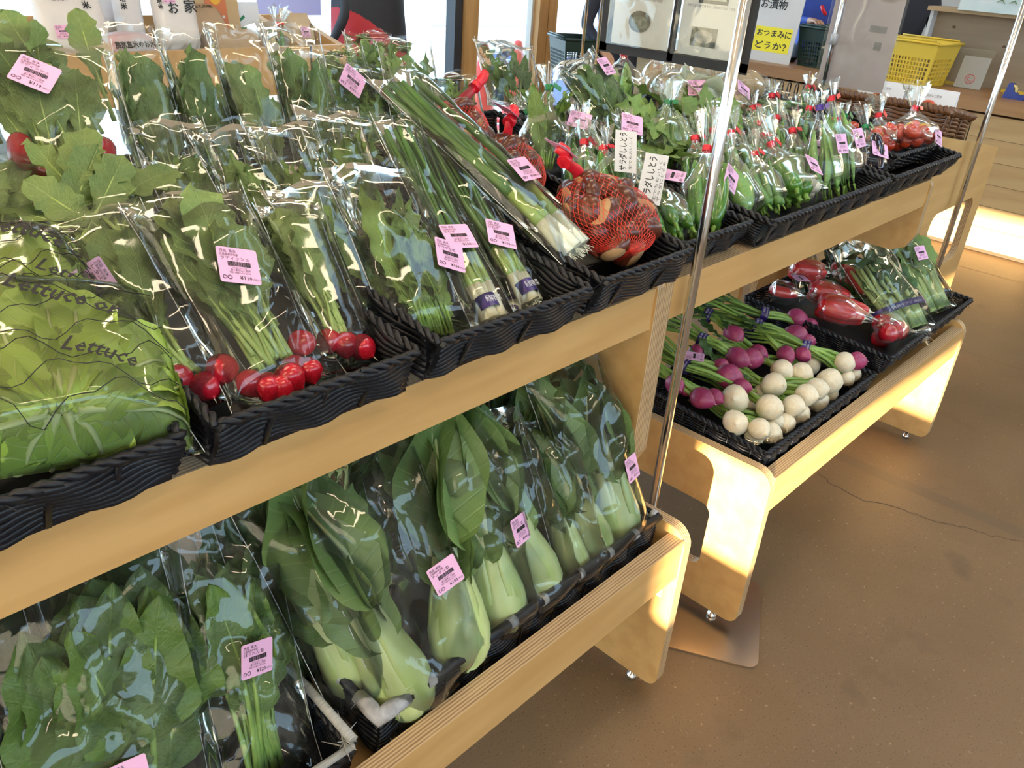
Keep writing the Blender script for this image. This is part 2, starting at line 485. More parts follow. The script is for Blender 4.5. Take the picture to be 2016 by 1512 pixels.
mb = MB()
mb.prism([(X0-.2, Y0-.2), (X1+.2, Y0-.2), (X1+.2, Y1+.2), (X0-.2, Y1+.2)], lambda a, b, t: (a, b, t), ZC, ZC+.15, holes=[[(1.9, -1.3), (1.9, .9), (2.5, .9), (2.5, -1.3)], [(3.6, -1.3), (3.6, .9), (4.2, .9), (4.2, -1.3)]])  # two skylight slots added to put sky glints on the film
struct(obj('ceiling', mb, CEILM))
def wall(name, axis, pos, a0, a1, holes, th=.15, m=CONC):
    mb = MB()
    mp = (lambda a, b, t: (t, a, b)) if axis == 'x' else (lambda a, b, t: (a, t, b))
    mb.prism([(a0, 0), (a1, 0), (a1, ZC), (a0, ZC)], mp, pos, pos+th, holes=holes)
    return struct(obj(name, mb, m))
def hole(a0, z0, a1, z1): return [(a0, z0), (a0, z1), (a1, z1), (a1, z0)]
wall('wall_left', 'x', X0-.15, Y0, Y1, [hole(-2.50, .46, -.92, .745), hole(-2.50, .86, 4.1, 2.8)])  # unseen openings: slit shaped for the sun beam, upper one for side light
wall('wall_front', 'y', Y0-.15, X0, X1, [hole(-2.0, 1.65, 2.2, 2.85), hole(2.9, 1.65, 7.0, 2.85)])  # unseen openings added for daylight, sills raised to shape film reflections
wall('wall_right', 'x', X1, Y0, Y1, [])
# added unseen blind: sun on its cloth makes soft fill from the left
mb = MB(); mb.box((X0+.02, .8, 1.83), (.003, 6.7, 1.98)); mb.tube([(X0+.05, -2.55, 2.84), (X0+.05, 4.15, 2.84)], .03, 10)
FILLCLOTH = mat('fill_blind_cloth', (.80, .78, .72), .8, trans=.6)
tag(obj('fill_blind', mb, FILLCLOTH), 'pale unseen blind added over the opening to spread sunlight', 'blind')
# glazed rear wall: posts, black frame, panes, header
mb = MB(); mb.box((2.6, Y1+.05, 2.95), (10.4, .2, .3)); struct(obj('wall_back', mb, CONC))
posts = ((4.30, .12), (5.09, .20), (.75, .14), (6.4, .14), (7.6, .2), (-1.2, .14), (-2.55, .2))
for i, (x, w) in enumerate(posts):
    mb = MB()
    if w == .20:
        mb.box((x-w/4-.0015, Y1, 1.4), (w/2-.003, .12, 2.8)); mb.box((x+w/4+.0015, Y1-.004, 1.4), (w/2-.003, .12, 2.8)); mb.box((x-w/2-.012, Y1+.02, 1.4), (.024, .05, 2.8), 1)
    else:
        mb.box((x, Y1, 1.4), (w, .12, 2.8)); mb.box((x-w/2-.036, Y1+.02, 1.4), (.072, .09, 2.8), 2)
    struct(obj('trim_%d' % (i+1), mb, [POSTW, CONC, BLACKM]))
ps = sorted(p[0] for p in posts)
for i in range(len(ps)-1):
    mb = MB(); mb.box(((ps[i]+ps[i+1])/2, Y1+.03, 1.4), (ps[i+1]-ps[i]-.24, .006, 2.8))
    o = struct(obj('window_%d' % (i+1), mb, GLASS))
for i, (nm, c, d) in enumerate((('a', (X0-.08, -1.71, .60), (.006, 1.58, .285)), ('b', (.1, Y0-.08, 2.25), (4.2, .006, 1.2)), ('c', (4.95, Y0-.08, 2.25), (4.1, .006, 1.2)), ('d', (3.2, -.2, ZC+.1), (3.0, 2.2, .006)))):
    mb = MB(); mb.box(c, d); struct(obj('window_%d' % (i+10), mb, GLASS))  # panes of the unseen openings: slit, front pair and added skylight
# outside
mb = MB(); mb.box((8, 18, -.1), (60, 26.8, .1)); struct(obj('ground', mb, GROUND))
mb = MB(); b = [(9.9, 10.0), (7.3, 7.3), (6.0, 5.2), (13, 4.9), (14.2, 5.7)]
for p in b: mb.v.append((p[0], p[1], -.046))
mb.face(range(len(b))); struct(obj('ground_paint', mb, BLUEP))
mb = MB()
for (x, y, l, w, a) in ((8.95, 8.05, .5, .12, -45), (9.2, 6.95, 1.4, .12, -45)):
    mb.box((x, y, -.044), (l, w, .004), rot=Matrix.Rotation(rad(a), 3, 'Z'))
struct(obj('ground_line', mb, WLINE))
mb = MB(); mb.box((11, 12.2, 0), (14, .25, .14), rot=Matrix.Rotation(rad(-8), 3, 'Z')); struct(obj('ground_kerb', mb, mat('kerb', (.25, .25, .26), .9)))

# ceiling lamps
LAMPM = mat('lamp_diffuser', (.9, .85, .75), .5, emit=(1.0, .80, .55, LAMP_W))
HOUS = mat('lamp_housing', (.8, .8, .8), .5)
k = 0
for (x, y) in ((.2, -.9), (.2, 1.7), (1.25, .35), (5.3, -.6), (2.6, 1.9), (5.0, 1.9), (-1.4, .5)):
    t = thing('ceiling_lamp', 'white strip lamp on the wooden ceiling above the shop', 'lamp', loc=(x, y, ZC), group='strip lamps on the ceiling')
    mb = MB(); mb.box((0, 0, -.02), (1.25, .16, .04)); obj('housing', mb, HOUS, t)
    mb = MB(); mb.box((0, 0, -.05), (1.2, .11, .02)); obj('diffuser', mb, LAMPM, t)

# ---------------------------------------------------------------- plywood stands
STEEL = mat('brushed_steel', (.62, .54, .45), .30, metal=1.0, bump=.02, bscale=200)
def yz(a, b, t): return (t, a, b)
def xz(a, b, t): return (a, t, b)
def rail(parent, x0, x1, y, z0, z1, th=.040, name='front_rail'):
    mb = MB()
    # cross-section in (y,z) extruded along x; layered edge shows on top and bottom
    P = [(y, z0), (y+th, z0), (y+th, z1), (y, z1)]
    b = len(mb.v)
    for x in (x0, x1):
        for p in P: mb.v.append((x, p[0], p[1]))
    mb.face((0, 4, 7, 3)[::-1], 0); mb.face((1, 2, 6, 5)[::-1], 0)
    mb.face((3, 7, 6, 2)[::-1], 1, [(th, 0), (th, x1-x0), (0, x1-x0), (0, 0)])
    mb.face((0, 1, 5, 4), 1, [(0, 0), (th, 0), (th, x1-x0), (0, x1-x0)])
    mb.face((0, 3, 2, 1), 1, [(0, 0), (0, .1), (th, .1), (th, 0)]); mb.face((4, 5, 6, 7), 1, [(0, 0), (th, 0), (th, .1), (0, .1)])
    return obj(name, mb, [WOOD, PLY], parent)
def panel(parent, poly, x0, x1, holes=(), mp=yz, name='side_panel'):
    mb = MB(); mb.prism(poly, mp, x0, x1, 0, 1, holes); return obj(name, mb, [WOOD, PLY], parent)
def foot(parent, x, y, z=0.0):
    mb = MB(); mb.lathe([(.011, z), (.012, z+.004), (.012, .012+z*.5), (.006, .014+z*.5), (.006, .032)], 12); obj('foot', mb, CHROME, parent, loc=(x, y, 0))
def low_stand(x0, x1, y, ztop, label):
    t = thing('display_stand', label, 'stand', loc=(0, 0, 0), group=None)
    rail(t, x0+.026, x1-.026, y+.004, ztop-.105, ztop-.008, th=.036)
    for a in (x0, x1-.026):
        poly = rrect(y, .03, y+.50, ztop+.012, [.02, .02, .035, .05], 6)
        poly = rrect(y, .03, y+.50, ztop+.012, [.03, .045, .03, .03], 6)
        panel(t, poly, a, a+.026, holes=[rrect(y+.13, .14, y+.40, .325, .028, 5)[::-1]])
        foot(t, a+.013, y+.07, .0068 if 1.5 < a < 1.6 else 0.0); foot(t, a+.013, y+.43)
    mb = MB(); mb.box(((x0+x1)/2, y+.26, ztop-.085), (x1-x0-.056, .43, .018), rot=Matrix.Rotation(rad(3), 3, 'X')); obj('shelf_board', mb, WOOD, t)
    rail(t, x0+.026, x1-.026, y+.455, ztop-.06, ztop+.0, name='back_rail')
    return t
def tall_stand(x0, x1, y, ztop, label, hi=0.0, rup=0.0, rcut=.60):
    t = thing('display_stand', label, 'stand', loc=(0, 0, 0))
    rail(t, x0+.026, x1-.026, y+.004, ztop-.081, ztop)
    for a, up, cut in ((x0, hi, .60), (x1-.026, rup, rcut)):
        z1 = ztop+.020+up
        D = 1.02
        arc = [(y+.028-.028*math.cos(rad(q)), z1-.028+.028*math.sin(rad(q))) for q in range(0, 91, 15)]
        arc = arc[::-1]
        poly = [(y+D, .955), (y+.09, .955), (y+.065, z1)] + arc + [(y, cut), (y+.02, cut-.045), (y+.06, cut-.065), (y+.50, cut-.065), (y+.53, .50), (y+.53, .03), (y+D, .03)]
        panel(t, poly[::-1] if False else poly, a, a+.026, holes=[rrect(y+.62, .2, y+D-.12, .78, .04, 5)[::-1]])
        foot(t, a+.013, y+.60); foot(t, a+.013, y+D-.06)
    mb = MB(); mb.box(((x0+x1)/2, y+.53, ztop-.01), (x1-x0-.056, .96, .018), rot=Matrix.Rotation(rad(4.5), 3, 'X')); obj('shelf_board', mb, WOOD, t)
    rail(t, x0+.026, x1-.026, y+D-.05, ztop-.05, ztop+.03, name='back_rail')
    return t
tall_stand(-.42, 1.240, .742, .965, 'tall light plywood stand carrying bagged radishes, mustard greens and chestnuts')
tall_stand(1.2405, 2.66, .742, .968, 'tall light plywood stand carrying tied bags of peppers, beans and tomatoes', hi=.012, rup=-.018, rcut=.80)
low_stand(-.42, 1.268, .600, .462, 'low plywood stand carrying bagged spinach and bok choy')
low_stand(1.557, 2.932, .576, .472, 'low plywood stand carrying pink and white turnip bunches and red radish bags')
# small printed notice on the near low stand's end panel
mb = MB(); mb.box((0, 0, 0), (.0006, .03, .042)); add_text(mb, '府中市産', -.012, -.014, .007, 1, z=.0, mapf=lambda x, y, z: (-.0006, -x, y))
add_text(mb, '農家直売', -.012, .004, .007, 1, z=.0, mapf=lambda x, y, z: (-.0006, -x, y))
tag(obj('notice_sticker', mb, [WHITEP, INK], loc=(1.2415, .645, .305)), 'small white printed sticker on the inside of the low stand end panel', 'sticker')
# end stand set crosswise
t = thing('display_stand', 'plywood end stand set crosswise behind the turnip stand with wicker basket on top', 'stand')
EY = .88
def endpoly():
    x0, x1 = 3.046, 3.86
    arc = [(x0+.035-.035*math.cos(rad(q)), 1.02-.035+.035*math.sin(rad(q))) for q in range(0, 91, 15)][::-1]
    return [(x1, .895), (x1-.01, .905)] + arc + [(x0, .03), (x0+.16, .03), (x0+.18, .30), (x1-.14, .30), (x1-.12, .03), (x1, .03)]
for a in (EY, 1.40):
    panel(t, endpoly(), a, a+.026, holes=[rrect(3.26, .455, 3.755, .715, .05, 5)[::-1]], mp=xz)
mb = MB(); mb.box((3.42, 1.153, .90), (.70, .49, .018), rot=Matrix.Rotation(rad(8), 3, 'Y')); obj('shelf_board', mb, WOOD, t)
mb = MB(); mb.box((3.5, 1.153, .42), (.60, .49, .018)); obj('shelf_board', mb, WOOD, t)

# ---------------------------------------------------------------- woven baskets
def woven(mb, A, B, up, n, h, k, r, lam, amp, m=0, seed=0):
    """k strands from A to B stacked along up over height h, weaving about normal n"""
    A, B, up, n = Vector(A), Vector(B), Vector(up), Vector(n)
    Ln = (B-A).length; seg = max(8, int(Ln/lam*7)); rr = random.Random(seed)
    for s in range(k):
        ph = s*.42+rr.uniform(-.1, .1); pts = []
        for i in range(seg+1):
            t = i/seg; d = t*Ln
            pts.append(A+(B-A)*t + up*(h*(s+.5)/k + .0022*math.sin(2*PI*d/lam+ph+1.2)) + n*(amp*math.sin(2*PI*d/lam+ph)))
        mb.tube(pts, r, 5, m, caps=True)
    ns = max(2, int(Ln/(lam*.5)))
    for i in range(1, ns):
        t = i/ns; p = A+(B-A)*t
        mb.tube([p, p+up*h], r*.8, 5, m)
def rope(mb, pts, r, m=0, turns=40, closed=False):
    """two-strand twisted rim"""
    P = [Vector(p) for p in pts]
    Ls = [0]
    for i in range(1, len(P)): Ls.append(Ls[-1]+(P[i]-P[i-1]).length)
    tot = Ls[-1]; n = int(tot/.007)
    def at(d):
        for i in range(1, len(P)):
            if d <= Ls[i] or i == len(P)-1:
                t = (d-Ls[i-1])/max(1e-9, Ls[i]-Ls[i-1]); return P[i-1].lerp(P[i], t), (P[i]-P[i-1]).normalized()
    for s in range(2):
        out = []
        for i in range(n+1):
            p, t = at(tot*i/n)
            u = t.cross(Vector((0, 0, 1))).normalized(); w = t.cross(u); a = 2*PI*(tot*i/n)/.035+s*PI
            out.append(p+(u*math.cos(a)+w*math.sin(a))*r*.6)
        mb.tube(out, r*.72, 5, m)
def frays(mb, pts, n, ln, r, seed, m=0):
    rr = random.Random(seed); P = [Vector(p) for p in pts]
    for i in range(n):
        k = rr.randrange(len(P)-1); p = P[k].lerp(P[k+1], rr.random()); t = (P[k+1]-P[k]).normalized()
        d = (t*rr.uniform(-1, 1)+Vector((rr.uniform(-.5, .5), rr.uniform(-1, .4), rr.uniform(-.3, .7)))).normalized()*ln*rr.uniform(.4, 1)
        c = Vector((rr.uniform(-1, 1), rr.uniform(-1, 1), rr.uniform(-1, .2)))*ln*.3
        mb.tube([p, p+d*.5+c*.4, p+d+c], [r, r*.8, r*.2], 3, m, caps=False)
def basket(x0, x1, y0, z0, alpha, depth, h, label, k=10, r=.0036, lam=.085, lean=.022, group=None, sag=0.0, bmat=None, tape=False, rimr=.007, name='woven_basket', zrot=0.0):
    bm = bmat or BLACKWEAVE
    t = thing(name, label, 'basket', loc=(x0, y0, z0), rot=(rad(alpha), 0, rad(zrot)), group=group)
    W = x1-x0; l = lean
    c0 = [(0, 0, 0), (W, 0, 0), (W, depth, 0), (0, depth, 0)]
    c1 = [(0, -l, h), (W, -l, h), (W, depth+l, h), (0, depth+l, h)]
    nm = ('front_wall', 'side_wall', 'back_wall', 'side_wall')
    for i in range(4):
        j = (i+1) % 4
        A, B = Vector(c0[i]), Vector(c0[j]); upv = (Vector(c1[i])-A+Vector(c1[j])-B)/2
        n = (B-A).normalized().cross(upv.normalized()) * 1.0
        mb = MB(); woven(mb, A, B, upv.normalized(), n, upv.length, k, r, lam, r*1.0, seed=i)
        # strands only, the gaps between them stay open
        obj(nm[i], mb, bm, t)
    mb = MB(); mb.box((W/2, depth/2, -.002), (W-.004, depth-.004, .006)); obj('base', mb, bm, t)
    mb = MB(); loop = [c1[0], c1[1], c1[2], c1[3], c1[0]]
    if sag:
        pts = []
        for i in range(13):
            q = i/12; pts.append(Vector(c1[0]).lerp(Vector(c1[1]), q)-Vector((0, 0, sag*math.sin(PI*q))))
        loop = pts+loop[2:]
    if tape: mb.tube(loop, rimr, 8, 0)
    else:
        rope(mb, loop, rimr); frays(mb, loop, 34, .022, .0009, int(x0*100)+7)
    ro = obj('rim', mb, [bm], t)
    if tape:
        TAPEW = mat('worn_white_tape', (.50, .50, .53), .6, (.30, .29, .30), 60)
        rr = random.Random(5)
        pth = [Vector(p) for p in loop]
        for i in range(len(pth)-1):
            if i == 2: continue
            L_ = (pth[i+1]-pth[i]).length; n_ = int(L_/.085)
            for q in range(n_+1):
                f = (q+rr.uniform(.05, .2))/max(1, n_) if n_ else .5
                if f > .98: continue
                p = pth[i].lerp(pth[i+1], f); tt = (pth[i+1]-pth[i]).normalized()
                mb = MB(); w = rr.choice((.006, .006, .008))
                mb.tube([p-tt*w, p+tt*w], rimr+.0012, 8, 0); obj('tape_band', mb, TAPEW, ro)
        for ci in (0,):
            p = pth[ci]
            mb = MB(); q1 = p+(pth[1]-p).normalized()*.055; q2 = p+(pth[-2]-p).normalized()*.05
            mb.tube([q1, p.lerp(q1, .3), p, p.lerp(q2, .3), q2], [rimr+.002, rimr+.004, rimr+.005, rimr+.004, rimr+.002], 8, 0)
            frays(mb, [q1, p, q2], 26, .02, .0014, 4); obj('corner_wrap', mb, TAPEW, ro)
    return t
NTB = dict(alpha=9, depth=.62, h=.068, k=8, r=.0050, lam=.11, rimr=.0058)
basket(-.02, .290, .715, 0.990, label='black woven basket holding printed lettuce bags', **NTB)
basket(.326, .590, .712, 0.990, label='black woven basket holding bags of round red radishes', **NTB)
basket(.626, .925, .712, 0.992, label='black woven basket holding mustard greens and banded green onions', **NTB)
basket(.961, 1.205, .715, 0.994, label='black woven basket holding chestnuts in red nets', **NTB)
FTB = dict(alpha=7, depth=.70, h=.058)
basket(1.285, 1.528, .772, .978, label='black woven basket beside the chrome pole holding salad pepper bags', **FTB)
basket(1.565, 2.183, .742, .978, label='black woven basket holding green pepper and garlic bags', **FTB)
basket(2.221, 2.72, .742, .980, label='black woven basket with a smaller black basket of tomatoes inside', **FTB)
basket(.505, 1.218, .666, .412, 4, .30, .084, 'black basket with taped rim holding bagged bok choy', k=9, tape=True, rimr=.0095, lean=.002)
basket(-.20, .455, .668, .412, 4, .32, .068, 'black basket with broken pale reed rim holding bagged spinach', k=9, rimr=.008, lean=.01)
basket(1.602, 2.235, .634, .425, 5, .35, .075, 'black frayed basket holding white turnips and pink turnips', k=11, lam=.06, r=.0032, lean=.006)
basket(2.275, 2.985, .622, .492, 4, .44, .050, 'black frayed basket holding red radish bags and bagged greens', k=8, lam=.06, r=.0032, lean=.014)
basket(2.37, 2.70, .80, 1.012, 8, .26, .05, 'small black openwork basket of cherry tomatoes inside the larger basket', k=5, lam=.05, r=.003, lean=.02, name='small_basket')
# pale reeds of the spinach basket's broken corner
REED = mat('pale_reed', (.42, .40, .37), .5, (.30, .28, .25), 40, (1, 8, 1))
# ---------------------------------------------------------------- produce materials
LEAFM = {  # film haze is put into the radish, spinach, mustard and bok colours
 'radish': leafmat('radish_leaf', (.145, .225, .058), (.235, .33, .10), (.36, .45, .17)),
 'spinach': leafmat('spinach_leaf', (.088, .168, .036), (.15, .25, .06), (.24, .35, .10), vstr=.4),
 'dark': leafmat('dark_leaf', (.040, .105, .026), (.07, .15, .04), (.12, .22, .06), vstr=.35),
 'mustard': leafmat('mustard_leaf', (.14, .24, .05), (.225, .34, .085), (.33, .44, .15), vstr=.4),
 'mizuna': leafmat('mizuna_leaf', (.13, .23, .042), (.205, .33, .07), (.29, .41, .11), vstr=.3),
 'bok': leafmat('bok_choy_leaf', (.13, .225, .065), (.20, .305, .10), (.36, .46, .21), vstr=.55),
 'lettuce': leafmat('lettuce_leaf', (.26, .42, .05), (.44, .58, .13), (.60, .68, .30), rnd=.30, vstr=.7),
}
PET = {
 'radish': mat('radish_stalk', (.30, .42, .10), .4, (.40, .50, .16), 20, rnd=.15),
 'spinach': mat('spinach_stalk', (.17, .30, .05), .35, (.26, .40, .09), 15, rnd=.15),
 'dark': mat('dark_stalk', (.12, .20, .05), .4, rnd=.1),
 'mustard': mat('mustard_stalk', (.22, .38, .07), .4, rnd=.15),
 'mizuna': mat('mizuna_stalk', (.26, .40, .10), .4, rnd=.15),
 'bok': mat('bok_choy_stalk', (.40, .52, .17), .3, (.60, .66, .36), 16, (1, .25, 1), rnd=.06),
 'lettuce': mat('lettuce_rib', (.50, .58, .26), .4),
}
RED = mat('radish_red', (.42, .006, .018), .22, (.55, .014, .035), 6, coat=.3, rnd=.1)
LONGRED = mat('long_radish_red', (.50, .012, .018), .3, (.62, .03, .03), 8, coat=.3, rnd=.1)
WHITEROOT = mat('white_root', (.75, .70, .58), .4)
TURNIP = mat('turnip_white', (.80, .72, .56), .36, (.74, .62, .43), 4, bump=.02, rnd=.06)
PINKT = mat('turnip_pink', (.26, .022, .085), .38, (.38, .055, .15), 7, bump=.03, bscale=30, rnd=.12)
PINKT2 = mat('turnip_tail', (.75, .55, .58), .5)
NUT = mat('chestnut_shell', (.065, .013, .007), .28, (.12, .028, .012), 9, rnd=.2, coat=.15)
NUTB = mat('chestnut_base', (.36, .20, .09), .6, (.46, .28, .14), 60)
NETM = mat('red_net', (.72, .035, .018), .4)
REDTIE = mat('red_tie', (.70, .012, .03), .35)
GREENTIE = mat('green_tie', (.01, .19, .06), .35)
VIOTIE = mat('violet_tie', (.07, .03, .28), .35)
BAND = mat('violet_band', (.035, .018, .15), .35)
PEPPER = mat('pepper_green', (.055, .16, .018), .22, (.085, .22, .03), 12, coat=.4, rnd=.2)
PEPSTEM = mat('pepper_stem', (.16, .30, .05), .5)
BEANM = mat('bean_pod', (.13, .27, .055), .42, (.18, .33, .08), 20, rnd=.15)
EGGM = mat('aubergine_skin', (.012, .006, .02), .12, coat=.6)
OKRAM = mat('okra_green', (.08, .19, .04), .4, (.11, .23, .06), 30, rnd=.15)
TOMR = mat('tomato_red', (.55, .05, .015), .2, coat=.5, rnd=.15)
TOMY = mat('tomato_yellow', (.62, .34, .03), .2, coat=.5)
POTATO = mat('potato_skin', (.46, .34, .20), .6, (.38, .26, .14), 14, bump=.05, rnd=.1)
GARLIC = mat('garlic_skin', (.66, .58, .46), .5)
ONW = mat('onion_white', (.74, .74, .56), .25, (.80, .80, .68), 10, coat=.2)
ONG = mat('onion_green', (.055, .15, .025), .35, (.10, .23, .04), 14, (4, 1, 4), rnd=.2)
ONL = mat('onion_pale', (.35, .48, .13), .3)

# ---------------------------------------------------------------- leaves
def sstep(a, b, x):
    t = min(1, max(0, (x-a)/(b-a))); return t*t*(3-2*t)
LK = {  # blade start, half width, lobe amplitude, lobe count, ruffle, fold, curl, stalk radius
 'radish':  (.22, .125, .16, 6, .035, .12, .35, .016, 'lyrate'),
 'spinach': (.45, .150, .03, 3, .030, .15, .30, .014, 'spade'),
 'dark':    (.38, .165, .04, 3, .035, .15, .40, .014, 'oval'),
 'mustard': (.20, .120, .22, 8, .040, .10, .30, .016, 'oval'),
 'mizuna':  (.22, .075, .62, 8, .020, .10, .45, .008, 'lance'),
 'oval':    (.40, .180, .03, 3, .025, .12, .30, .016, 'oval'),
 'shungiku': (.12, .15, .60, 6, .035, .10, .40, .010, 'oval'),
 'lettuce': (.02, .42, .06, 9, .090, -.10, 1.3, .030, 'fan'),
}
_leaf = {}
def leaf_mesh(kind, seed, mk=None):
    key = (kind, seed, mk)
    if key in _leaf: return _leaf[key]
    b0, hw, lob, lc, ruf, fold, curl, pr, shp = LK[kind]
    r = random.Random(hash((kind, seed)) & 0xffff if False else seed*131+len(kind)*17+ord(kind[0]))
    hw *= r.uniform(.85, 1.15); cu = curl*r.uniform(.2, 1.3)*r.choice((1, 1, -.5)); ph = [r.uniform(0, 6.28) for _ in range(6)]
    bx = r.uniform(-.06, .06)
    def bend(x, t, z):
        a = cu*t; 
        if abs(cu) < 1e-3: return (x, t, z)
        R0 = 1/cu
        return (x+bx*math.sin(PI*t), (R0-z*1.0)*math.sin(a)+0*z, R0-(R0-z)*math.cos(a)-0) if False else (x+bx*math.sin(PI*t), math.sin(a)/cu - z*math.sin(a), -(1-math.cos(a))/cu + z*math.cos(a))
    def W(s):
        if shp == 'oval': w = max(0, math.sin(PI*s**.85))**.65
        elif shp == 'spade': w = (s/.2)**.55 if s < .2 else max(0, (1-s)/.8)**.62
        elif shp == 'lance': w = max(0, math.sin(PI*s**.7))**.8
        elif shp == 'fan': w = (.35+.65*sstep(0, .6, s))*(1 if s < .75 else max(0, 1-((s-.75)/.25)**2)**.5)
        else:
            w = (.22+.78*sstep(.15, .6, s))*(1 if s < .62 else max(0, 1-((s-.62)/.38)**2)**.5)
        return hw*max(w, .02)
    nu, nv = (9, 25) if kind == 'shungiku' else (9, 17) if kind != 'mizuna' else (5, 39)
    if kind in ('lettuce',): nu, nv = 13, 17
    mb = MB(); pts = []; uv = []
    for j in range(nv):
        s = j/(nv-1); t = b0+(1-b0)*s
        for i in range(nu):
            u = -1+2*i/(nu-1); sd = 0 if u < 0 else 1
            w = W(s)*(1+lob*math.sin(lc*2*PI*s+ph[sd])*(abs(u) > .5)*(1 if s < .93 else 0))
            z = fold*abs(u)*W(s) + ruf*(u*u)*math.sin(2*PI*(2.3+lc*.25)*s+ph[2+sd])*sstep(0, .15, s) + .012*math.sin(9*s+ph[4])*math.cos(3*u+ph[5])
            pts.append(bend(u*w, t, z)); uv.append((u, s))
    mb.grid(pts, nu, nv, 0, uv)
    path = []; rs = []
    for j in range(9):
        t = (b0+(1-b0)*.7)*j/8; path.append(bend(0, t, -.004)); rs.append(pr*(1.25-.95*j/8))
    mb.tube(path, rs, 6, 1, flat=.8)
    mk = mk or (kind if kind in LEAFM else 'dark' if kind == 'oval' else 'mustard')
    me = mb.mesh('leaf', [LEAFM[mk], PET[mk]]); _leaf[key] = me
    return me
def leaf(parent, kind, seed, pos, L, sw=1.0, rz=0.0, ry=0.0, rx=0.0, mk=None, name='leaf'):
    return link(name, leaf_mesh(kind, seed % 6, mk), parent, loc=pos, rot=(rx, ry, rz), scale=(L*sw, L, L*.9))

# ---------------------------------------------------------------- plastic film
def tri(x): return abs((x % 1.0)-.5)*2
class Flat:
    """flat pillow bag in its own frame: x across, y up, z towards the shopper"""
    def __init__(s, L, W, T, seed, fill=.8, open_top=True, crinkle=1.0):
        s.L, s.W, s.T, s.fill = L, W, T, fill
        r = random.Random(seed)
        s.cr = [(r.uniform(0, PI), r.uniform(.07, .22), r.random(), crinkle*r.uniform(.002, .0062)*r.choice((1, 1, -1))) for _ in range(9 if crinkle <= 1 else 14)]
        s.ph = [r.uniform(0, 6) for _ in range(4)]
        s.tilt = r.uniform(-.02, .02); s.ot = open_top; s.jag = r.random()*6
    def prof(s, u, v):
        g = sstep(-.03, .16, v)*(1-.82*sstep(s.fill-.08, min(1.0, s.fill+.16), v))
        return max(0.0, 1-abs(u)**2.6)**.6*g
    def wr(s, x, y):
        w = 0.0
        for k, (t, lam, p, a) in enumerate(s.cr):
            m = max(0.0, math.sin(x*31+y*19*(k % 3-1)+s.ph[k % 4]+k))
            w += a*(tri((x*math.cos(t)+y*math.sin(t)+.012*math.sin(y*40+k))/lam+p)**5*m+.12*(tri((x*math.cos(t)+y*math.sin(t))/lam+p)-.5))
        return w
    def z(s, x, y, side=1):
        u = max(-1, min(1, x/(s.W/2))); v = max(0, min(1, y/s.L))
        e = max(0.0, 1-u**8)
        return side*(s.T/2*s.prof(u, v)+.0012) + s.wr(x, y*side)*e*(1 if side > 0 else .7)
    def mesh(s, nu=27, nv=41, mats=None):
        mb = MB()
        for side in (1, -1):
            pts = []
            for j in range(nv):
                v = j/(nv-1)
                for i in range(nu):
                    u = -1+2*i/(nu-1)
                    w = s.W/2*(1-.07*s.prof(0, v))
                    y = v*s.L*(1 if side > 0 else 1.0)
                    if v > .97: y += .006*math.sin(u*4+s.jag)
                    zz = s.z(u*s.W/2, y, side)
                    if s.ot and v > .9: zz += side*.004*(v-.9)/.1
                    pts.append((u*w, y, zz))
            if side < 0:
                pts = [p for j in range(nv) for p in pts[j*nu:(j+1)*nu][::-1]]
            mb.grid(pts, nu, nv, 0)
            if side > 0:
                for e in (0, nu-1): mb.tube([pts[j*nu+e] for j in range(0, nv, 4)], .0006, 4, 1, caps=False)
        return mb.mesh('bag_film', [(mats or [FILM])[0], SEAMF])
def stick(th, fl, product, price, x, y, rot=0.0, s=1.0):
    e = .012
    zx = (fl.z(x+e, y)-fl.z(x-e, y))/(2*e); zy = (fl.z(x, y+e)-fl.z(x, y-e))/(2*e)
    return price_label(th, product, price, x, y, max(fl.z(x, y), fl.z(x+e, y+e), fl.z(x-e, y-e), fl.z(x+e, y-e), fl.z(x-e, y+e))+.002, rot, math.atan(zy)*.7, -math.atan(zx)*.7, s)

def fill_leaves(th, fl, kind, n, seed, lo=(.72, .95), base=.03, sw=1.0, mk=None, spread=.30, yb=.02, zspread=.33):
    r = random.Random(seed)
    for i in range(n):
        f = (i+.5)/n
        bx = r.uniform(-.16, .16)*fl.W; tx = (r.uniform(-1, 1))*spread*fl.W
        Lf = fl.L*fl.fill*r.uniform(*lo); y0 = yb*fl.L+r.uniform(0, base)*fl.L
        rz = -math.atan2(tx-bx, Lf)
        z = (-.5+f)*2*zspread*fl.T*.8
        leaf(th, kind, r.randrange(6), (bx, y0, z*.35), Lf, sw*r.uniform(.85, 1.15), rz, r.uniform(-.45, .45), math.atan2(z*.9, Lf)+r.uniform(-.03, .03), mk)
    # leaves lying just under the film
    nf = max(5, n//2)
    for i in range(nf):
        tx = (-1+2*((i*.618) % 1))*spread*.85*fl.W+r.uniform(-.02, .02)
        Lf = fl.L*fl.fill*r.uniform(lo[0]*.62, lo[1]*.96); y0 = yb*fl.L+r.uniform(0, .10)*fl.L
        leaf(th, kind, r.randrange(6), (tx*.4, y0, fl.T*.06), Lf, sw*r.uniform(.9, 1.15), -math.atan2(tx*.6, Lf), r.uniform(-.2, .2), r.uniform(-.03, .03), mk)

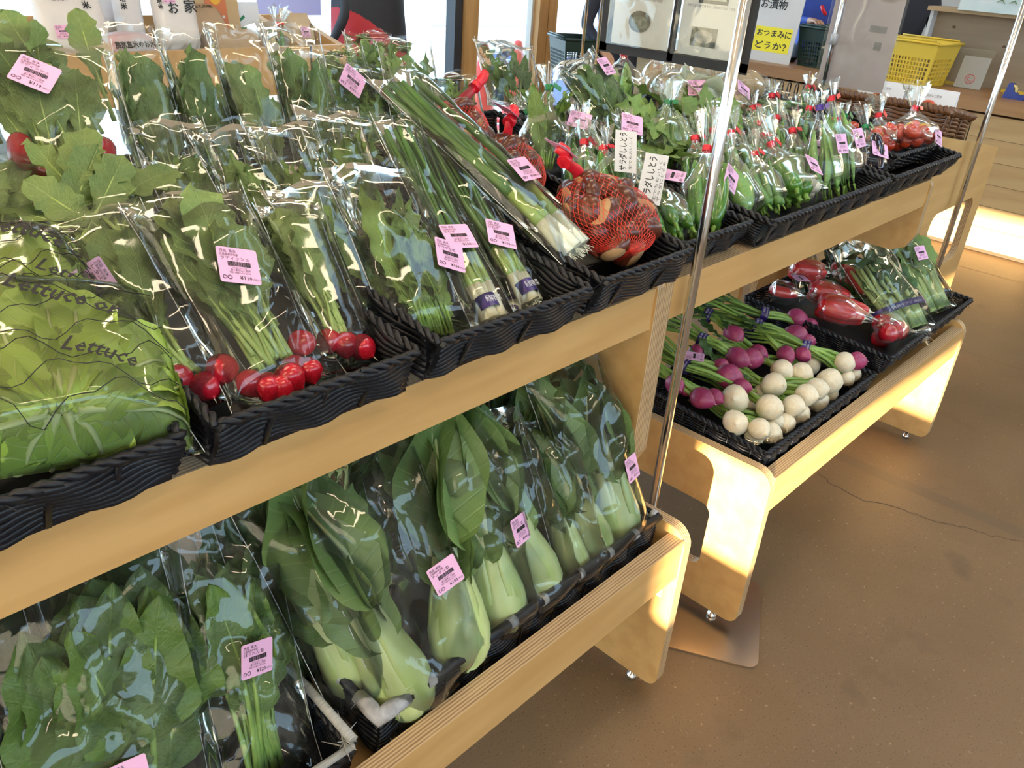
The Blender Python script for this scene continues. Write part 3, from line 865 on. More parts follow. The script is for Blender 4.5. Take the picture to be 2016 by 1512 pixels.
# ---------------------------------------------------------------- roots
_m = {}
def cached(key, fn):
    if key not in _m: _m[key] = fn()
    return _m[key]
def ball_mesh(seed, mats, squash=1.0, tail=.35, point=1.3, name='root'):
    def f():
        r = random.Random(seed); mb = MB(); n = 14; prof = []
        p1, p2 = r.uniform(0, 6), r.uniform(0, 6)
        for k in range(13):
            a = PI*k/12; z = -math.cos(a)
            rr = math.sin(a)
            if z < 0: rr *= (1-.25*(-z)**2*point)
            prof.append((max(rr, .03), z*squash))
        prof[0] = (.035, -squash-tail*.2)
        prof = [(.008, -squash-tail)]+prof
        jit = lambda a, z: .05*math.sin(2*a+p1+z*2)+.03*math.sin(3*a+p2)
        mb.lathe(prof, n, 0, jit)
        nf = n
        for i in range(n): mb.m[i] = 1
        return mb.mesh(name, mats)
    return cached((name, seed, mats[0].name, squash, tail), f)
def long_mesh(seed, mats, name='root'):
    """tapering root, length 1, crown at z=0 pointing to -z"""
    def f():
        mb = MB(); n = 12
        prof = [(.008, -1.1), (.02, -1.02), (.07, -.97), (.12, -.85), (.165, -.6), (.18, -.35), (.165, -.1), (.12, -.01), (.05, .01)]
        r = random.Random(seed); p = r.uniform(0, 6)
        mb.lathe(prof, n, 0, lambda a, z: .06*math.sin(a*2+p+z*3))
        for i in range(n*2): mb.m[i] = 1
        return mb.mesh(name, mats)
    return cached((name, seed, 'long', mats[0].name), f)
def orient(d):
    """rotation taking -Z to direction d"""
    return Vector((0, 0, -1)).rotation_difference(Vector(d).normalized()).to_euler()

# ---------------------------------------------------------------- bag builders
def radish_bag(name, label, row, seed, product='ラディッシュ', price='110', lab=None, long=False, n=13, nr=5, T=.065, cat='radish bag', group=None, top=1.0):
    _, x, y, z, th_, ph, L, W = row[:8]
    t = thing(name, label, cat, frame((x, y, z), th_, ph), group=group)
    fl = Flat(L*top, W, T, seed, .86); link('bag_film', fl.mesh(), t)
    fill_leaves(t, fl, 'radish', n, seed, (.72, .97), .03, yb=.16, spread=.28)
    r = random.Random(seed+5)
    for i in range(nr):
        u = (-1+2*(i+.5)/nr)*.31; rr = r.uniform(.0158, .0195)
        yy = .10*L+r.uniform(-.02, .035); zz = r.uniform(-.005, .016)
        if long:
            link('radish', long_mesh(i % 3, (RED, WHITEROOT), 'radish'), t, loc=(u*W, yy+.05+r.uniform(0, .03), zz), rot=orient((r.uniform(-.35, .35), -1, .12)), scale=(.092, .092, .082))
        else:
            link('radish', ball_mesh(i % 3, (RED, WHITEROOT), 1.0, .5, name='radish'), t, loc=(u*W, yy, zz), rot=orient((r.uniform(-.5, .5), -1, r.uniform(-.2, .5))), scale=rr)
    if lab: stick(t, fl, product, price, *lab)
    return t, fl

def leaf_bag(name, label, row, seed, kind, product=None, price='100', lab=None, n=12, T=.055, cat='vegetable bag', group=None, sw=1.0, mk=None, lo=(.75, .97), film=None, fill=.84, spread=.30, crinkle=1.0):
    _, x, y, z, th_, ph, L, W = row[:8]
    t = thing(name, label, cat, frame((x, y, z), th_, ph, row[8] if len(row) > 8 else 0), group=group)
    fl = Flat(L, W, T, seed, fill, True, crinkle); link('bag_film', fl.mesh(mats=[film or FILM]), t)
    fill_leaves(t, fl, kind, n, seed, lo, .04, sw, mk, spread)
    if lab: stick(t, fl, product, price, *lab)
    return t, fl

# bok choy: wide clasping stalks + oval blades, each leaf a part
def bok_leaf_mesh(seed):
    def f():
        r = random.Random(seed+40); mb = MB()
        # thick spoon-shaped stalk curving out from the base, on the +z side
        prof = [(0, .012, .010, .010), (.012, .024, .022, .013), (.032, .035, .031, .013), (.06, .038, .034, .012), (.09, .034, .030, .010), (.12, .029, .023, .0085), (.15, .025, .017, .007), (.19, .022, .012, .006), (.24, .018, .008, .004)]
        def R(y):
            for i in range(len(prof)-1):
                if y <= prof[i+1][0]: q = (y-prof[i][0])/(prof[i+1][0]-prof[i][0]); return prof[i][1]*(1-q)+prof[i+1][1]*q
            return prof[-1][1]
        n = 14; pts = []
        for (y, rr, a, b) in prof:
            for k in range(n):
                an = 2*PI*k/n; cx, cz = math.cos(an), math.sin(an)
                px = a*cx; pz = rr*.85+b*cz-.38*px*px/max(rr, .02)
                if cz > 0: pz += .0011*math.cos(px/a*11)
                pts.append((px, y, pz))
        mb.grid([p for j in range(len(prof)) for p in pts[j*n:(j+1)*n][::-1]], n, len(prof), 1, closed_u=True)
        mb.face([k for k in range(n)], 1)
        # blade
        nu, nv = 9, 15; pts = []; uv = []; ph = [r.uniform(0, 6) for _ in range(4)]
        for j in range(nv):
            s = j/(nv-1); y = .17+.20*s
            w = .062*max(.04, math.sin(PI*s**.75))**.6 if s < 1 else .004
            for i in range(nu):
                u = -1+2*i/(nu-1)
                zc = R(min(y, .24))*.85+.006-.02*s*s*1.5
                zz = zc+.010*u*u*math.sin(7*s+ph[0 if u < 0 else 1])+.012*abs(u)*(.5-s)+.002
                pts.append((u*w*(1+.05*math.sin(14*s+ph[2])), y, zz)); uv.append((u, s))
        mb.grid(pts, nu, nv, 0, uv)
        # pale rib on the blade
        mb.tube([(0, .17, R(.17)*.85+.006), (0, .25, R(.24)*.85+.009), (0, .34, R(.24)*.85-.012)], [.007, .004, .001], 6, 1)
        return mb.mesh('leaf', [LEAFM['bok'], PET['bok']])
    return cached(('bokleaf', seed), f)
def bok_bag(name, label, row, seed, heads, price=None, lab=None, T=.125, group='clear bags of bok choy in the taped basket'):
    """heads: (x offset, y offset, turn, scale, z)"""
    _, x, y, z, th_, ph, L, W = row[:8]
    t = thing(name, label, 'bok choy bag', frame((x, y, z), th_, ph), group=group)
    fl = Flat(L, W, T, seed, .84, True, 1.7); r = random.Random(seed)
    link('bag_film', fl.mesh(), t)
    for (hx, hy, turn, s, hz) in heads:
        h = link('bok_choy', None, t, loc=(hx, hy, hz-.024), rot=(0, 0, rad(turn)), scale=s)
        h.empty_display_size = .03
        for k, a in enumerate((38, -37, 108, -110, 180, 2, 74, -76)):
            q = .98 if k < 5 else .72
            o = link('leaf', bok_leaf_mesh(k % 4), h, rot=(r.uniform(-.06, .02), rad(a)+r.uniform(-.12, .12), r.uniform(-.05, .05)), scale=(q, q*r.uniform(.88, 1.08), q))
        for k in range(5):
            leaf(h, 'oval', k, (r.uniform(-.02, .02), .14, r.uniform(-.035, -.005)), r.uniform(.16, .21), .9, r.uniform(-.45, .45), r.uniform(-.4, .4), r.uniform(-.06, .04), 'bok')
    if lab: stick(t, fl, 'チンゲン菜', price, *lab)
    return t, fl

def onion_bag(name, label, row, seed, n=9, band=None, lab=None, T=.045, group=None, bulb=1.0):
    _, x, y, z, th_, ph, L, W = row[:8]
    t = thing(name, label, 'green onion bag', frame((x, y, z), th_, ph), group=group)
    fl = Flat(L*1.02, W, T, seed, .97); link('bag_film', fl.mesh(), t); r = random.Random(seed)
    for i in range(n):
        u = -1+2*(i+.5)/n; bx = u*.16*W*(1.4 if band is None else .9); tx = u*.36*W+r.uniform(-.01, .01); zz = r.uniform(-.25, .25)*T
        mb = MB(); P = []; rs = []; k = 12; rw = r.uniform(.0052, .0068)*bulb
        for j in range(k+1):
            f = j/k; P.append((bx+(tx-bx)*f**1.3+.006*math.sin(f*4+i), .02*L+f*L*.93, zz*(.4+.6*f)+.10*T*math.sin(f*5+i)))
            rs.append(rw*(1.45 if j == 0 else 1.1 if j < 3 else 1-.35*f))
        mb.tube(P[:3], [rs[0], rs[1]*1.25, rs[2]], 8, 0); mb.tube(P[2:5], rs[2:5], 8, 2); mb.tube(P[4:], rs[4:], 7, 1, flat=.85)
        if i % 2 == 0:
            q = Vector(P[4]); d = Vector((r.uniform(-.02, .02), L*.5, .004)); mb.tube([q, q+d*.5, q+d], [.004, .003, .001], 6, 1, flat=.6)
        for q in range(6):
            mb.tube([P[0], Vector(P[0])+Vector((r.uniform(-.012, .012), -r.uniform(.008, .02), r.uniform(-.004, .01)))], .0005, 3, 0, caps=False)
        obj('green_onion', mb, [ONW, ONG, ONL], t)
    if band:
        w2 = .17*W*1.9; mb = MB(); yb = band*L
        P = [(w2*math.cos(a)*.62, yb, .020*math.sin(a)) for a in np.linspace(0, 2*PI, 21)[:-1]]
        pts = [(p[0], p[1]+dy, p[2]) for dy in (-.011, .011) for p in P]; mb.grid(pts, 20, 2, 0, closed_u=True)
        bo = obj('paper_band', mb, BAND, t)
        mb = MB(); add_text(mb, '新鮮野菜', -w2*.5, yb-.005, .012, 0, z=.0215, fit=w2*1.0); obj('lettering', mb, WHITEP, bo)
    if lab: stick(t, fl, '小ねぎ', '100', *lab)
    return t, fl

# ---------------------------------------------------------------- tied bags
def tied_film(W, D, H, seed, neck=.70, flare=.5, fan=None):
    mb = MB(); r = random.Random(seed); nu, nv = 30, 26; pts = []; ph = [r.uniform(0, 6) for _ in range(6)]
    cr = [(r.uniform(0, PI), r.uniform(.04, .10), r.random(), r.uniform(.002, .005)) for _ in range(6)]
    for j in range(nv):
        v = j/(nv-1); y = v*H
        if v < neck:
            s = v/neck
            k = min(1.0, (s/.16)**.5)*(1-.86*sstep(.45, 1.0, s)**.9)
        else:
            s = (v-neck)/(1-neck); k = .14+flare*s**.8*.55
        pl = .25*sstep(neck*.55, neck*.95, v)+(.45 if v > neck else 0)*sstep(neck, 1, v)
        for i in range(nu):
            a = 2*PI*i/nu
            q = 1+pl*math.sin(a*9+ph[0])*(.5 if v < neck else .9)
            x = math.cos(a)*W/2*k*q; z = math.sin(a)*D/2*k*q
            if v < neck*.9:
                zz = sum(am*(tri((x*math.cos(t)+y*math.sin(t)+z*.6)/lam+p)-.5) for t, lam, p, am in cr); x += math.cos(a)*zz; z += math.sin(a)*zz
            else:
                x += .006*math.sin(a*5+ph[1])*(v-neck); y2 = y
            pts.append((x, y+(.008*math.sin(a*7+ph[2]) if v > .95 else 0), z))
    mb.grid(pts, nu, nv, 0, closed_u=True)
    # bottom closure
    b = len(mb.v); mb.v.append((0, 0, 0))
    for i in range(nu): mb.face((b, (i+1) % nu, i), 0, None, True)
    return mb.mesh('bag_film', [FILM2])
_film_t = {}
def pod_mesh(kind, seed):
    def f():
        r = random.Random(seed+3); mb = MB(); k = 11; c = r.uniform(-.10, .10); c2 = r.uniform(-.06, .06)
        if kind == 'pepper':
            pr = [.35, .8, 1, 1.02, 1, .97, .93, .86, .75, .5, .12]; R = .115; mats = [PEPPER, PEPSTEM]
        elif kind == 'bell':
            pr = [.45, .85, 1, 1.04, 1.0, .95, .9, .85, .72, .5, .15]; R = .24; mats = [PEPPER, PEPSTEM]
        elif kind == 'bean':
            pr = [.15, .6, .9, 1, 1.02, .98, 1.02, .98, .9, .55, .08]; R = .055; mats = [BEANM, PEPSTEM]
        elif kind == 'okra':
            pr = [.7, 1, 1, .96, .9, .82, .72, .6, .45, .25, .05]; R = .085; mats = [OKRAM, PEPSTEM]
        elif kind == 'egg':
            pr = [.55, .75, .85, .95, 1.05, 1.12, 1.15, 1.1, .98, .7, .15]; R = .14; mats = [EGGM, PEPSTEM]
        elif kind == 'gourd':
            pr = [.3, .6, .85, 1, 1.05, 1.02, .95, .85, .65, .4, .1]; R = .18; mats = [BEANM, PEPSTEM]
        elif kind == 'potato':
            pr = [.3, .75, .95, 1.05, 1.08, 1.05, 1.0, .95, .85, .6, .15]; R = .36; mats = [POTATO, POTATO]
        P = []; rs = []
        for j in range(k):
            t = j/(k-1); P.append((c*math.sin(PI*t), t-.5, c2*math.sin(PI*t))); rs.append(R*pr[j])
        mb.tube(P, rs, 10, 0, flat=.45 if kind == 'bean' else .85)
        if kind != 'potato': mb.tube([(c*.1, -.49, 0), (0, -.56, .01), (.02, -.64, .02)], [R*.35, R*.22, R*.25], 6, 1)
        return mb.mesh(kind, mats)
    return cached((kind, seed), f)
PNAME = dict(pepper='green_pepper', bell='bell_pepper', bean='bean_pod', okra='okra_pod', egg='aubergine', gourd='gourd', potato='potato')
def tied_bag(name, label, pos, th_, phi, W, H, seed, content, n=7, size=.10, tie='red', product=None, price='100', lab=None, neck=.68, psi=-28.0, cat='vegetable bag', group=None, D=None, along=True, product_label=True, film=True):
    t = thing(name, label, cat, frame(pos, th_, phi, psi), group=group); r = random.Random(seed); D = D or W*.72
    if film: link('bag_film', tied_film(W, D, H, seed, neck), t)
    hb = H*neck*.62
    for i in range(n):
        a = 2*PI*i/n+r.uniform(-.3, .3); rr = (.30 if i % 3 else .12)*r.uniform(.7, 1.15)
        p = (math.cos(a)*rr*W*.95, hb*r.uniform(.38, .62), math.sin(a)*rr*D*.95)
        if content in ('tomato', 'garlic', 'tomato_yellow', 'edamame'):
            p = (math.cos(a)*rr*W*1.05, hb*r.uniform(.18, .95), math.sin(a)*rr*D*1.05)
            m_ = {'tomato': (TOMR, TOMR), 'garlic': (GARLIC, GARLIC), 'tomato_yellow': (TOMY, TOMY), 'edamame': (BEANM, BEANM)}[content]
            if content == 'tomato' and i % 5 == 4: m_ = (TOMY, TOMY)
            link({'tomato_yellow': 'tomato', 'edamame': 'bean_pod'}.get(content, content), ball_mesh(i % 3, m_, .95, .0, name={'tomato_yellow': 'tomato', 'edamame': 'bean_pod'}.get(content, content)), t, loc=p, rot=(r.uniform(0, 3), r.uniform(0, 3), 0), scale=size*r.uniform(.8, 1.1))
        elif content in ('leaf',):
            leaf(t, 'mustard', i, (p[0]*.4, .01, p[2]*.5), H*neck*.95, .9, r.uniform(-.25, .25), r.uniform(-2, 2), p[2]*2, 'mustard')
        else:
            s = size*r.uniform(.85, 1.12)
            if along: rot = (r.uniform(-.15, .15), r.uniform(-3, 3), r.uniform(-.22, .22))
            else: rot = (r.uniform(-.3, .3), r.uniform(-3, 3), PI/2+r.uniform(-.4, .4))
            link(PNAME[content], pod_mesh(content, i % 4), t, loc=(p[0], max(p[1], s*.45 if along else p[1]), p[2]), rot=rot, scale=s)
    if tie:
        m_ = {'red': REDTIE, 'green': GREENTIE, 'violet': VIOTIE}[tie]
        mb = MB(); yk = neck*H; rk = .0105
        P = [(rk*math.cos(a), yk, rk*.8*math.sin(a)) for a in np.linspace(0, 2*PI, 13)[:-1]]
        pts = [(p[0], p[1]+dy, p[2]) for dy in (-.006, .006) for p in P]; mb.grid(pts, 12, 2, 0, closed_u=True)
        q = r.uniform(-.5, .5)
        mb.box((.016, yk+.002, .008), (.026, .010, .0012), rot=Matrix.Rotation(q, 3, 'Z') @ Matrix.Rotation(.5, 3, 'Y'))
        obj('twist_tie', mb, m_, t)
    if lab:
        lx, ly, rot = lab; price_label(t, product, price, lx, ly, D/2*math.sqrt(max(.05, 1-(lx/(W/2))**2))+.004, rot, -.1, lx/W*1.2)
    return t

# ---------------------------------------------------------------- chestnuts in nets
def nut_mesh(seed):
    def f():
        r = random.Random(seed); mb = MB(); n = 12; prof = []
        for k in range(10):
            a = PI*k/9; rr = math.sin(a)**.8; z = -math.cos(a)
            prof.append((max(rr, .04), z*.9+(.12 if z > .85 else 0)))
        mb.lathe(prof, n, 0, lambda a, z: .10*math.cos(2*a)+.03*math.sin(3*a+seed))
        for i in range(n*2+0): mb.m[i] = 1
        mb.m[-2] = 1
        V = []
        for v in mb.v: V.append((v[0], v[1]*.72, v[2]))
        mb.v = V
        return mb.mesh('chestnut', [NUT, NUTB])
    return cached(('nut', seed), f)
def net_bag(label, pos, W, D, H, seed, n, th_=30, phi=0, strap=(0, .07, .05), s=.024, tagged=True, group=None, psi=0):
    t = thing('chestnut_net_bag', label, 'chestnut bag', frame(pos, th_, phi, psi), group=group); r = random.Random(seed)
    pts = []; ga = PI*(3-math.sqrt(5)); a_, b_, c_ = W/2-s*.80, H/2-s*.80, D/2-s*.70
    for i in range(n):
        zz = 1-2*(i+.5)/n; rr = math.sqrt(1-zz*zz); th2 = i*ga
        p = Vector((rr*math.cos(th2)*a_, H/2+zz*b_, D*.42+rr*math.sin(th2)*c_))
        pts.append(p+Vector((r.uniform(-1, 1), r.uniform(-1, 1), r.uniform(-1, 1)))*s*.22)
    for i, q in enumerate(pts):
        link('chestnut', nut_mesh(i % 4), t, loc=q, rot=(r.uniform(0, 6), r.uniform(0, 6), r.uniform(0, 6)), scale=s*r.uniform(.92, 1.12))
    # the net: diamond mesh over the bulging outline
    mb = MB(); nu, nv = 52, 34; P = []
    ph = [r.uniform(0, 6) for _ in range(3)]
    for j in range(nv):
        a = PI*(j+.0)/(nv-1)
        for i in range(nu):
            b = 2*PI*(i+(.5 if j % 2 else 0))/nu
            k = 1.045+.03*math.sin(3*b+ph[0])*math.sin(2*a+ph[1])+.012*math.sin(7*b)*math.sin(6*a)
            P.append((math.sin(a)*math.cos(b)*W/2*k, H/2-math.cos(a)*H/2*k, D*.42+math.sin(a)*math.sin(b)*D/2*k))
    rr = .00032
    for j in range(nv-1):
        for i in range(nu):
            if j % 2 == 0: nb = (i, (i-1) % nu)
            else: nb = (i, (i+1) % nu)
            for q in nb:
                A, B = Vector(P[j*nu+i]), Vector(P[(j+1)*nu+q]); d = B-A
                if d.length < 1e-5: continue
                u = d.normalized().orthogonal().normalized(); w = d.normalized().cross(u); b0 = len(mb.v)
                for e in (A, B):
                    for k in range(3):
                        an = 2*PI*k/3; mb.v.append(tuple(e+(u*math.cos(an)+w*math.sin(an))*rr))
                for k in range(3): mb.face((b0+k, b0+(k+1) % 3, b0+3+(k+1) % 3, b0+3+k))
    no = obj('net', mb, NETM, t); no['kind'] = 'stuff'
    # gathered neck and loop of the net
    sx, sy, sz = strap
    A = Vector((sx*.2, H*.97, D*.45)); B = A+Vector((sx, sy, sz)); C_ = B+Vector((sx*.4+.012, sy*.35+.02, .018))
    mb = MB(); mb.tube([A-Vector((0, .02, 0)), A, A.lerp(B, .5)+Vector((0, 0, .008)), B, B.lerp(C_, .5)+Vector((.004, 0, .006)), C_], [.030, .016, .010, .0085, .011, .0095], 8, 0, flat=.7)
    mb.tube([B-Vector((.004, .003, 0)), B+Vector((.004, .006, .003))], .0125, 8, 0)
    obj('net_neck', mb, REDTIE, t)
    if tagged:
        price_label(t, '栗', '500', B.x-.01, B.y+.012, B.z+.016, r.uniform(-.4, .4), -.4, .5)
    return t

def pale_stalks(t, fl, n, seed, m, top=.62, r0=.007):
    r = random.Random(seed)
    for i in range(n):
        u = -1+2*(i+.5)/n; mb = MB(); bx = u*.30*fl.W; tx = u*.42*fl.W+r.uniform(-.012, .012); z0 = r.uniform(0, .26)*fl.T*(1-u*u*.6)
        P = [(bx+(tx-bx)*f, .03*fl.L+f*fl.L*top*r.uniform(.95, 1.0), z0*(.6+.5*f)+.004*math.sin(f*5+i)) for f in np.linspace(0, 1, 6)]
        mb.tube(P, [r0*1.25, r0*1.1, r0, r0*.85, r0*.7, r0*.5], 7, 0, flat=.8); obj('stalk', mb, m, t)
# ---------------------------------------------------------------- upper tier, near stand
G_RAD = 'clear bags of round red radishes'
radish_bag('radish_bag', 'clear bag of round red radishes with green tops, pink price label facing the aisle', ('B1', .452, .738, 1.012, 42, -1, .296, .158), 11, lab=(.0, .165, -.33), nr=7, n=17)
radish_bag('radish_bag', 'bag of radish greens tucked between the lettuce bags and the labelled radish bag', ('B2', .360, .772, 1.020, 40, -4, .275, .135), 12, n=12, nr=4)
radish_bag('radish_bag', 'narrow bag of radishes beside the mustard greens basket', ('B3', .545, .752, 1.016, 42, 8, .255, .095), 13, n=8, nr=3)
radish_bag('radish_bag', 'bag of long white-tipped red radishes standing at the back with a pink label', ('C1', .375, 1.09, 1.15, 45, 10, .285, .20), 14, lab=(-.02, .19, -.55), long=True, nr=5, n=13)
radish_bag('radish_bag', 'bag of radish tops lying behind the lettuce bags, red roots just showing', ('D2', .215, .95, 1.10, 32, 20, .26, .17), 15, n=12, nr=3)
# loose radish tops
t = thing('radish_top_bunch', 'loose unbagged radish leaves spread over the radish bags', 'leaves', frame((.36, .985, 1.135), 30, 10))
r = random.Random(5)
for i in range(13):
    leaf(t, 'radish', i, (r.uniform(-.07, .07), r.uniform(-.03, .03), r.uniform(0, .03)), r.uniform(.12, .17), 1.15, r.uniform(-1.1, 1.0), r.uniform(-.5, .5), r.uniform(0, .35))
t = thing('radish_top_bunch', 'loose leafy tops rising beside the rice bags at the back', 'leaves', frame((.40, 1.24, 1.24), 62, 0))
for i in range(11):
    leaf(t, 'radish', i, (r.uniform(-.10, .10), r.uniform(-.03, .03), r.uniform(-.03, .03)), r.uniform(.13, .19), 1.05, r.uniform(-.7, .7), r.uniform(-.6, .6), r.uniform(-.2, .4))

def lettuce_bag(label, row, seed, lab, text=True):
    _, x, y, z, th_, ph, L, W = row
    t = thing('lettuce_bag', label, 'lettuce bag', frame((x, y, z), th_, ph)); r = random.Random(seed)
    fl = Flat(L, W, .15, seed, .95, False); link('bag_film', fl.mesh(25, 27), t)
    def dome(px, py): u = max(-1, min(1, px/(W/2))); v = max(0, min(1, py/L)); return fl.T/2*fl.prof(u, v)
    for i in range(31):
        lay = i//9; a = (-1.75+3.5*((i % 9)+.5)/9)+r.uniform(-.12, .12); ln = L*(.78-.20*lay)*r.uniform(.9, 1.08); hw = L*r.uniform(.16, .22)
        if i >= 27: a = (2.2, -2.2, 2.75, -2.75)[i-27]; ln = L*.26; lay = 0
        bx, by = W*.05*math.sin(a), L*(.14+.10*lay); nu, nv = 11, 13; pts = []; uv = []; p1, p2 = r.uniform(0, 6), r.uniform(0, 6); bow = r.uniform(-.25, .25)
        mb = MB()
        for j in range(nv):
            v = j/(nv-1); wv = hw*(.22+.78*sstep(0, .55, v))*(1 if v < .8 else max(.05, 1-((v-.8)/.2)**2)**.5)
            aa = a+bow*v
            for k in range(nu):
                u = -1+2*k/(nu-1); px = bx+math.sin(aa)*ln*v+math.cos(aa)*u*wv; py = by+math.cos(aa)*ln*v-math.sin(aa)*u*wv
                px = max(-W*.455, min(W*.455, px)); py = max(L*.02, min(L*.95, py))
                zz = dome(px, py)*(.88-.06*lay)-.002-.006*lay+r.uniform(-.0006, .0006)+.011*abs(u)**2*math.sin(11*v+p1+(2 if u < 0 else 0))*sstep(.1, .5, v)+.003*math.sin(14*v+5*u+p2)-.007*(1-abs(u))
                pts.append((px, py, max(zz, .003) if py < L*.3 else zz)); uv.append((u, v))
        mb.grid(pts, nu, nv, 0, uv)
        mid = [pts[j*nu+nu//2] for j in range(0, nv-2)]
        mb.tube([(p[0], p[1], p[2]+.001) for p in mid], [.0055*(1-.85*j/len(mid)) for j in range(len(mid))], 5, 1, flat=.6)
        obj('leaf', mb, [LEAFM['lettuce'], PET['lettuce']], t)
    # print on the film
    mb = MB()
    for q in range(6):
        P = []
        for i in range(22):
            px = (-.44+.88*i/21)*W; py = L*(.16+.13*q)+.012*math.sin(i*.5+q*2)+.006*math.sin(i*1.3+q)
            P.append((px, py, fl.z(px, py)+.0012))
        mb.tube(P, .00055, 3, 0, caps=False)
    mp = lambda a, b, c: (a, b, fl.z(max(-W*.48, min(W*.48, a)), b)+.0016)
    add_text(mb, 'Lettuce', .005, L*.42, .024, 0, mapf=lambda a, b, c: mp(a+(b-L*.4)*.35, b, c), rot=-.32, bold=.0004)
    add_text(mb, 'Lettuce or', -.03, L*.80, .026, 0, mapf=lambda a, b, c: mp(a+(b-L*.8)*.35, b, c), rot=-.32, bold=.0006)
    obj('film_print', mb, INK, t)
    price_label(t, 'レタス', '150', *lab)
    return t
lettuce_bag('puffed clear bag of lettuce printed in black script, lying at the front of its basket', ('L1', .192, .716, 1.036, 26, 14, .21, .25), 21, (-.02, .182, .045, -.35, -.75, 0))
lettuce_bag('lettuce bag lying behind the front lettuce bag, its pink label turned sideways', ('L2', .225, .855, 1.078, 26, 14, .165, .16), 22, (.068, .085, .035, -.9, 0, .75))

# bags of small round leaves standing in a row
G_SP = 'upright bags of leafy greens in a row behind the radishes'
for i, (row, n) in enumerate(((('E1', .575, 1.24, 1.10, 62, 3, .285, .105), 24), (('E2', .655, 1.22, 1.10, 62, 3, .275, .105), 24), (('E3', .735, 1.20, 1.10, 62, 2, .285, .105), 24), (('E4', .812, 1.18, 1.10, 62, 6, .29, .110), 24))):
    leaf_bag('leafy_green_bag', 'clear upright bag of leafy greens standing in the row in front of the rice table', row, 30+i, 'radish', n=n, group=G_SP, mk='spinach' if i % 2 else 'radish', lo=(.5, .98), cat='vegetable bag', sw=.72, fill=.86)
for i, (row, n) in enumerate(((('F0', .545, 1.04, 1.07, 46, 1, .24, .12), 24), (('F1', .617, .985, 1.07, 42, 1, .245, .125), 24), (('F2', .675, .965, 1.07, 42, 7, .25, .125), 24), (('F3', .765, 1.005, 1.08, 42, 12, .245, .12), 24))):
    leaf_bag('leafy_green_bag', 'clear bag of leafy greens leaning behind the mustard greens bags', row, 40+i, 'mustard', n=n, group='leaning bags of leafy greens in the second row', lo=(.55, .92), fill=.84, sw=.78)
leaf_bag('mustard_green_bag', 'bag of frilly mustard greens with a pink price label, beside the banded onions', ('G1', .692, .750, 1.014, 40, 10, .300, .165), 51, 'mustard', 'サラダ水菜', '100', (.048, .115, -.25), n=24, sw=.8, lo=(.6, .97))
leaf_bag('mustard_green_bag', 'unlabelled bag of mustard greens leaning against the labelled one', ('G2', .640, .800, 1.022, 40, 0, .255, .130), 52, 'mustard', n=20, sw=.8, lo=(.6, .97))

onion_bag('green_onion_bag', 'long bag of green onions with bare white bulbs beside the chestnut nets', ('H1', 1.000, .765, 1.072, 31, -11, .435, .115), 61, n=8, bulb=1.5, lab=(.02, .16, -.1), T=.05)
onion_bag('green_onion_bag', 'slim bag of green onions held by a violet paper band, next to the mustard greens', ('H2', .785, .738, 1.016, 36, 10, .385, .088), 62, n=9, band=.085, lab=(-.01, .14, -.05), T=.04)
onion_bag('green_onion_bag', 'violet banded green onions between the slim onion bag and the loose bulbs', ('H3', .878, .748, 1.017, 36, 5, .34, .085), 63, n=8, band=.085, lab=(-.005, .12, -.4), T=.04)

G_MZ = 'bags of mizuna and young leaves at the back'
leaf_bag('baby_leaf_bag', 'wide clear bag of feathery baby leaves with a pink label near its mouth', ('I1', .945, 1.29, 1.12, 58, 14, .20, .25), 71, 'mizuna', 'ベビーリーフ', '150', (.0, .135, -.5), n=40, sw=1.3, lo=(.5, .95), spread=.42, T=.07)
leaf_bag('baby_leaf_bag', 'wide bag of feathery baby leaves lying in front of its twin', ('I2', .88, 1.15, 1.10, 40, 14, .17, .20), 72, 'mizuna', n=34, sw=1.3, lo=(.5, .95), spread=.42, T=.06)
for i, row in enumerate((('I3', 1.105, 1.26, 1.09, 70, 2, .245, .14), ('I4', 1.175, 1.20, 1.08, 70, 0, .195, .13), ('I5', 1.11, 1.40, 1.13, 72, 2, .20, .12), ('I6', 1.03, 1.35, 1.11, 72, -6, .20, .11))):
    leaf_bag('mizuna_bag', 'tall open bag of mizuna standing in front of the traffic cones', row, 75+i, 'mizuna', n=38, sw=1.3, lo=(.5, 1.0), spread=.36, group=G_MZ, T=.06, fill=.97)
leaf_bag('flat_leaf_bag', 'bag of matt olive leaves standing below the wooden window post', ('I8', 1.56, 1.44, 1.14, 60, 8, .17, .20), 80, 'spinach', n=16, sw=1.0, lo=(.6, .95), spread=.36)

# chestnuts
net_bag('large red net of chestnuts at the front edge of its basket, red neck standing up', (1.088, .755, 1.026), .185, .110, .165, 91, 34, 26, 20, strap=(-.075, -.02, .055), s=.0295)
net_bag('red net of chestnuts behind the large net, neck tied upward', (1.118, 1.02, 1.055), .120, .10, .13, 92, 22, 30, 20, strap=(-.005, .012, .05), s=.026)
net_bag('red net of chestnuts at the top of the pile, its neck pointing to the window', (1.112, 1.165, 1.10), .120, .10, .13, 93, 22, 34, 20, strap=(.035, .03, .035), s=.026, tagged=False)

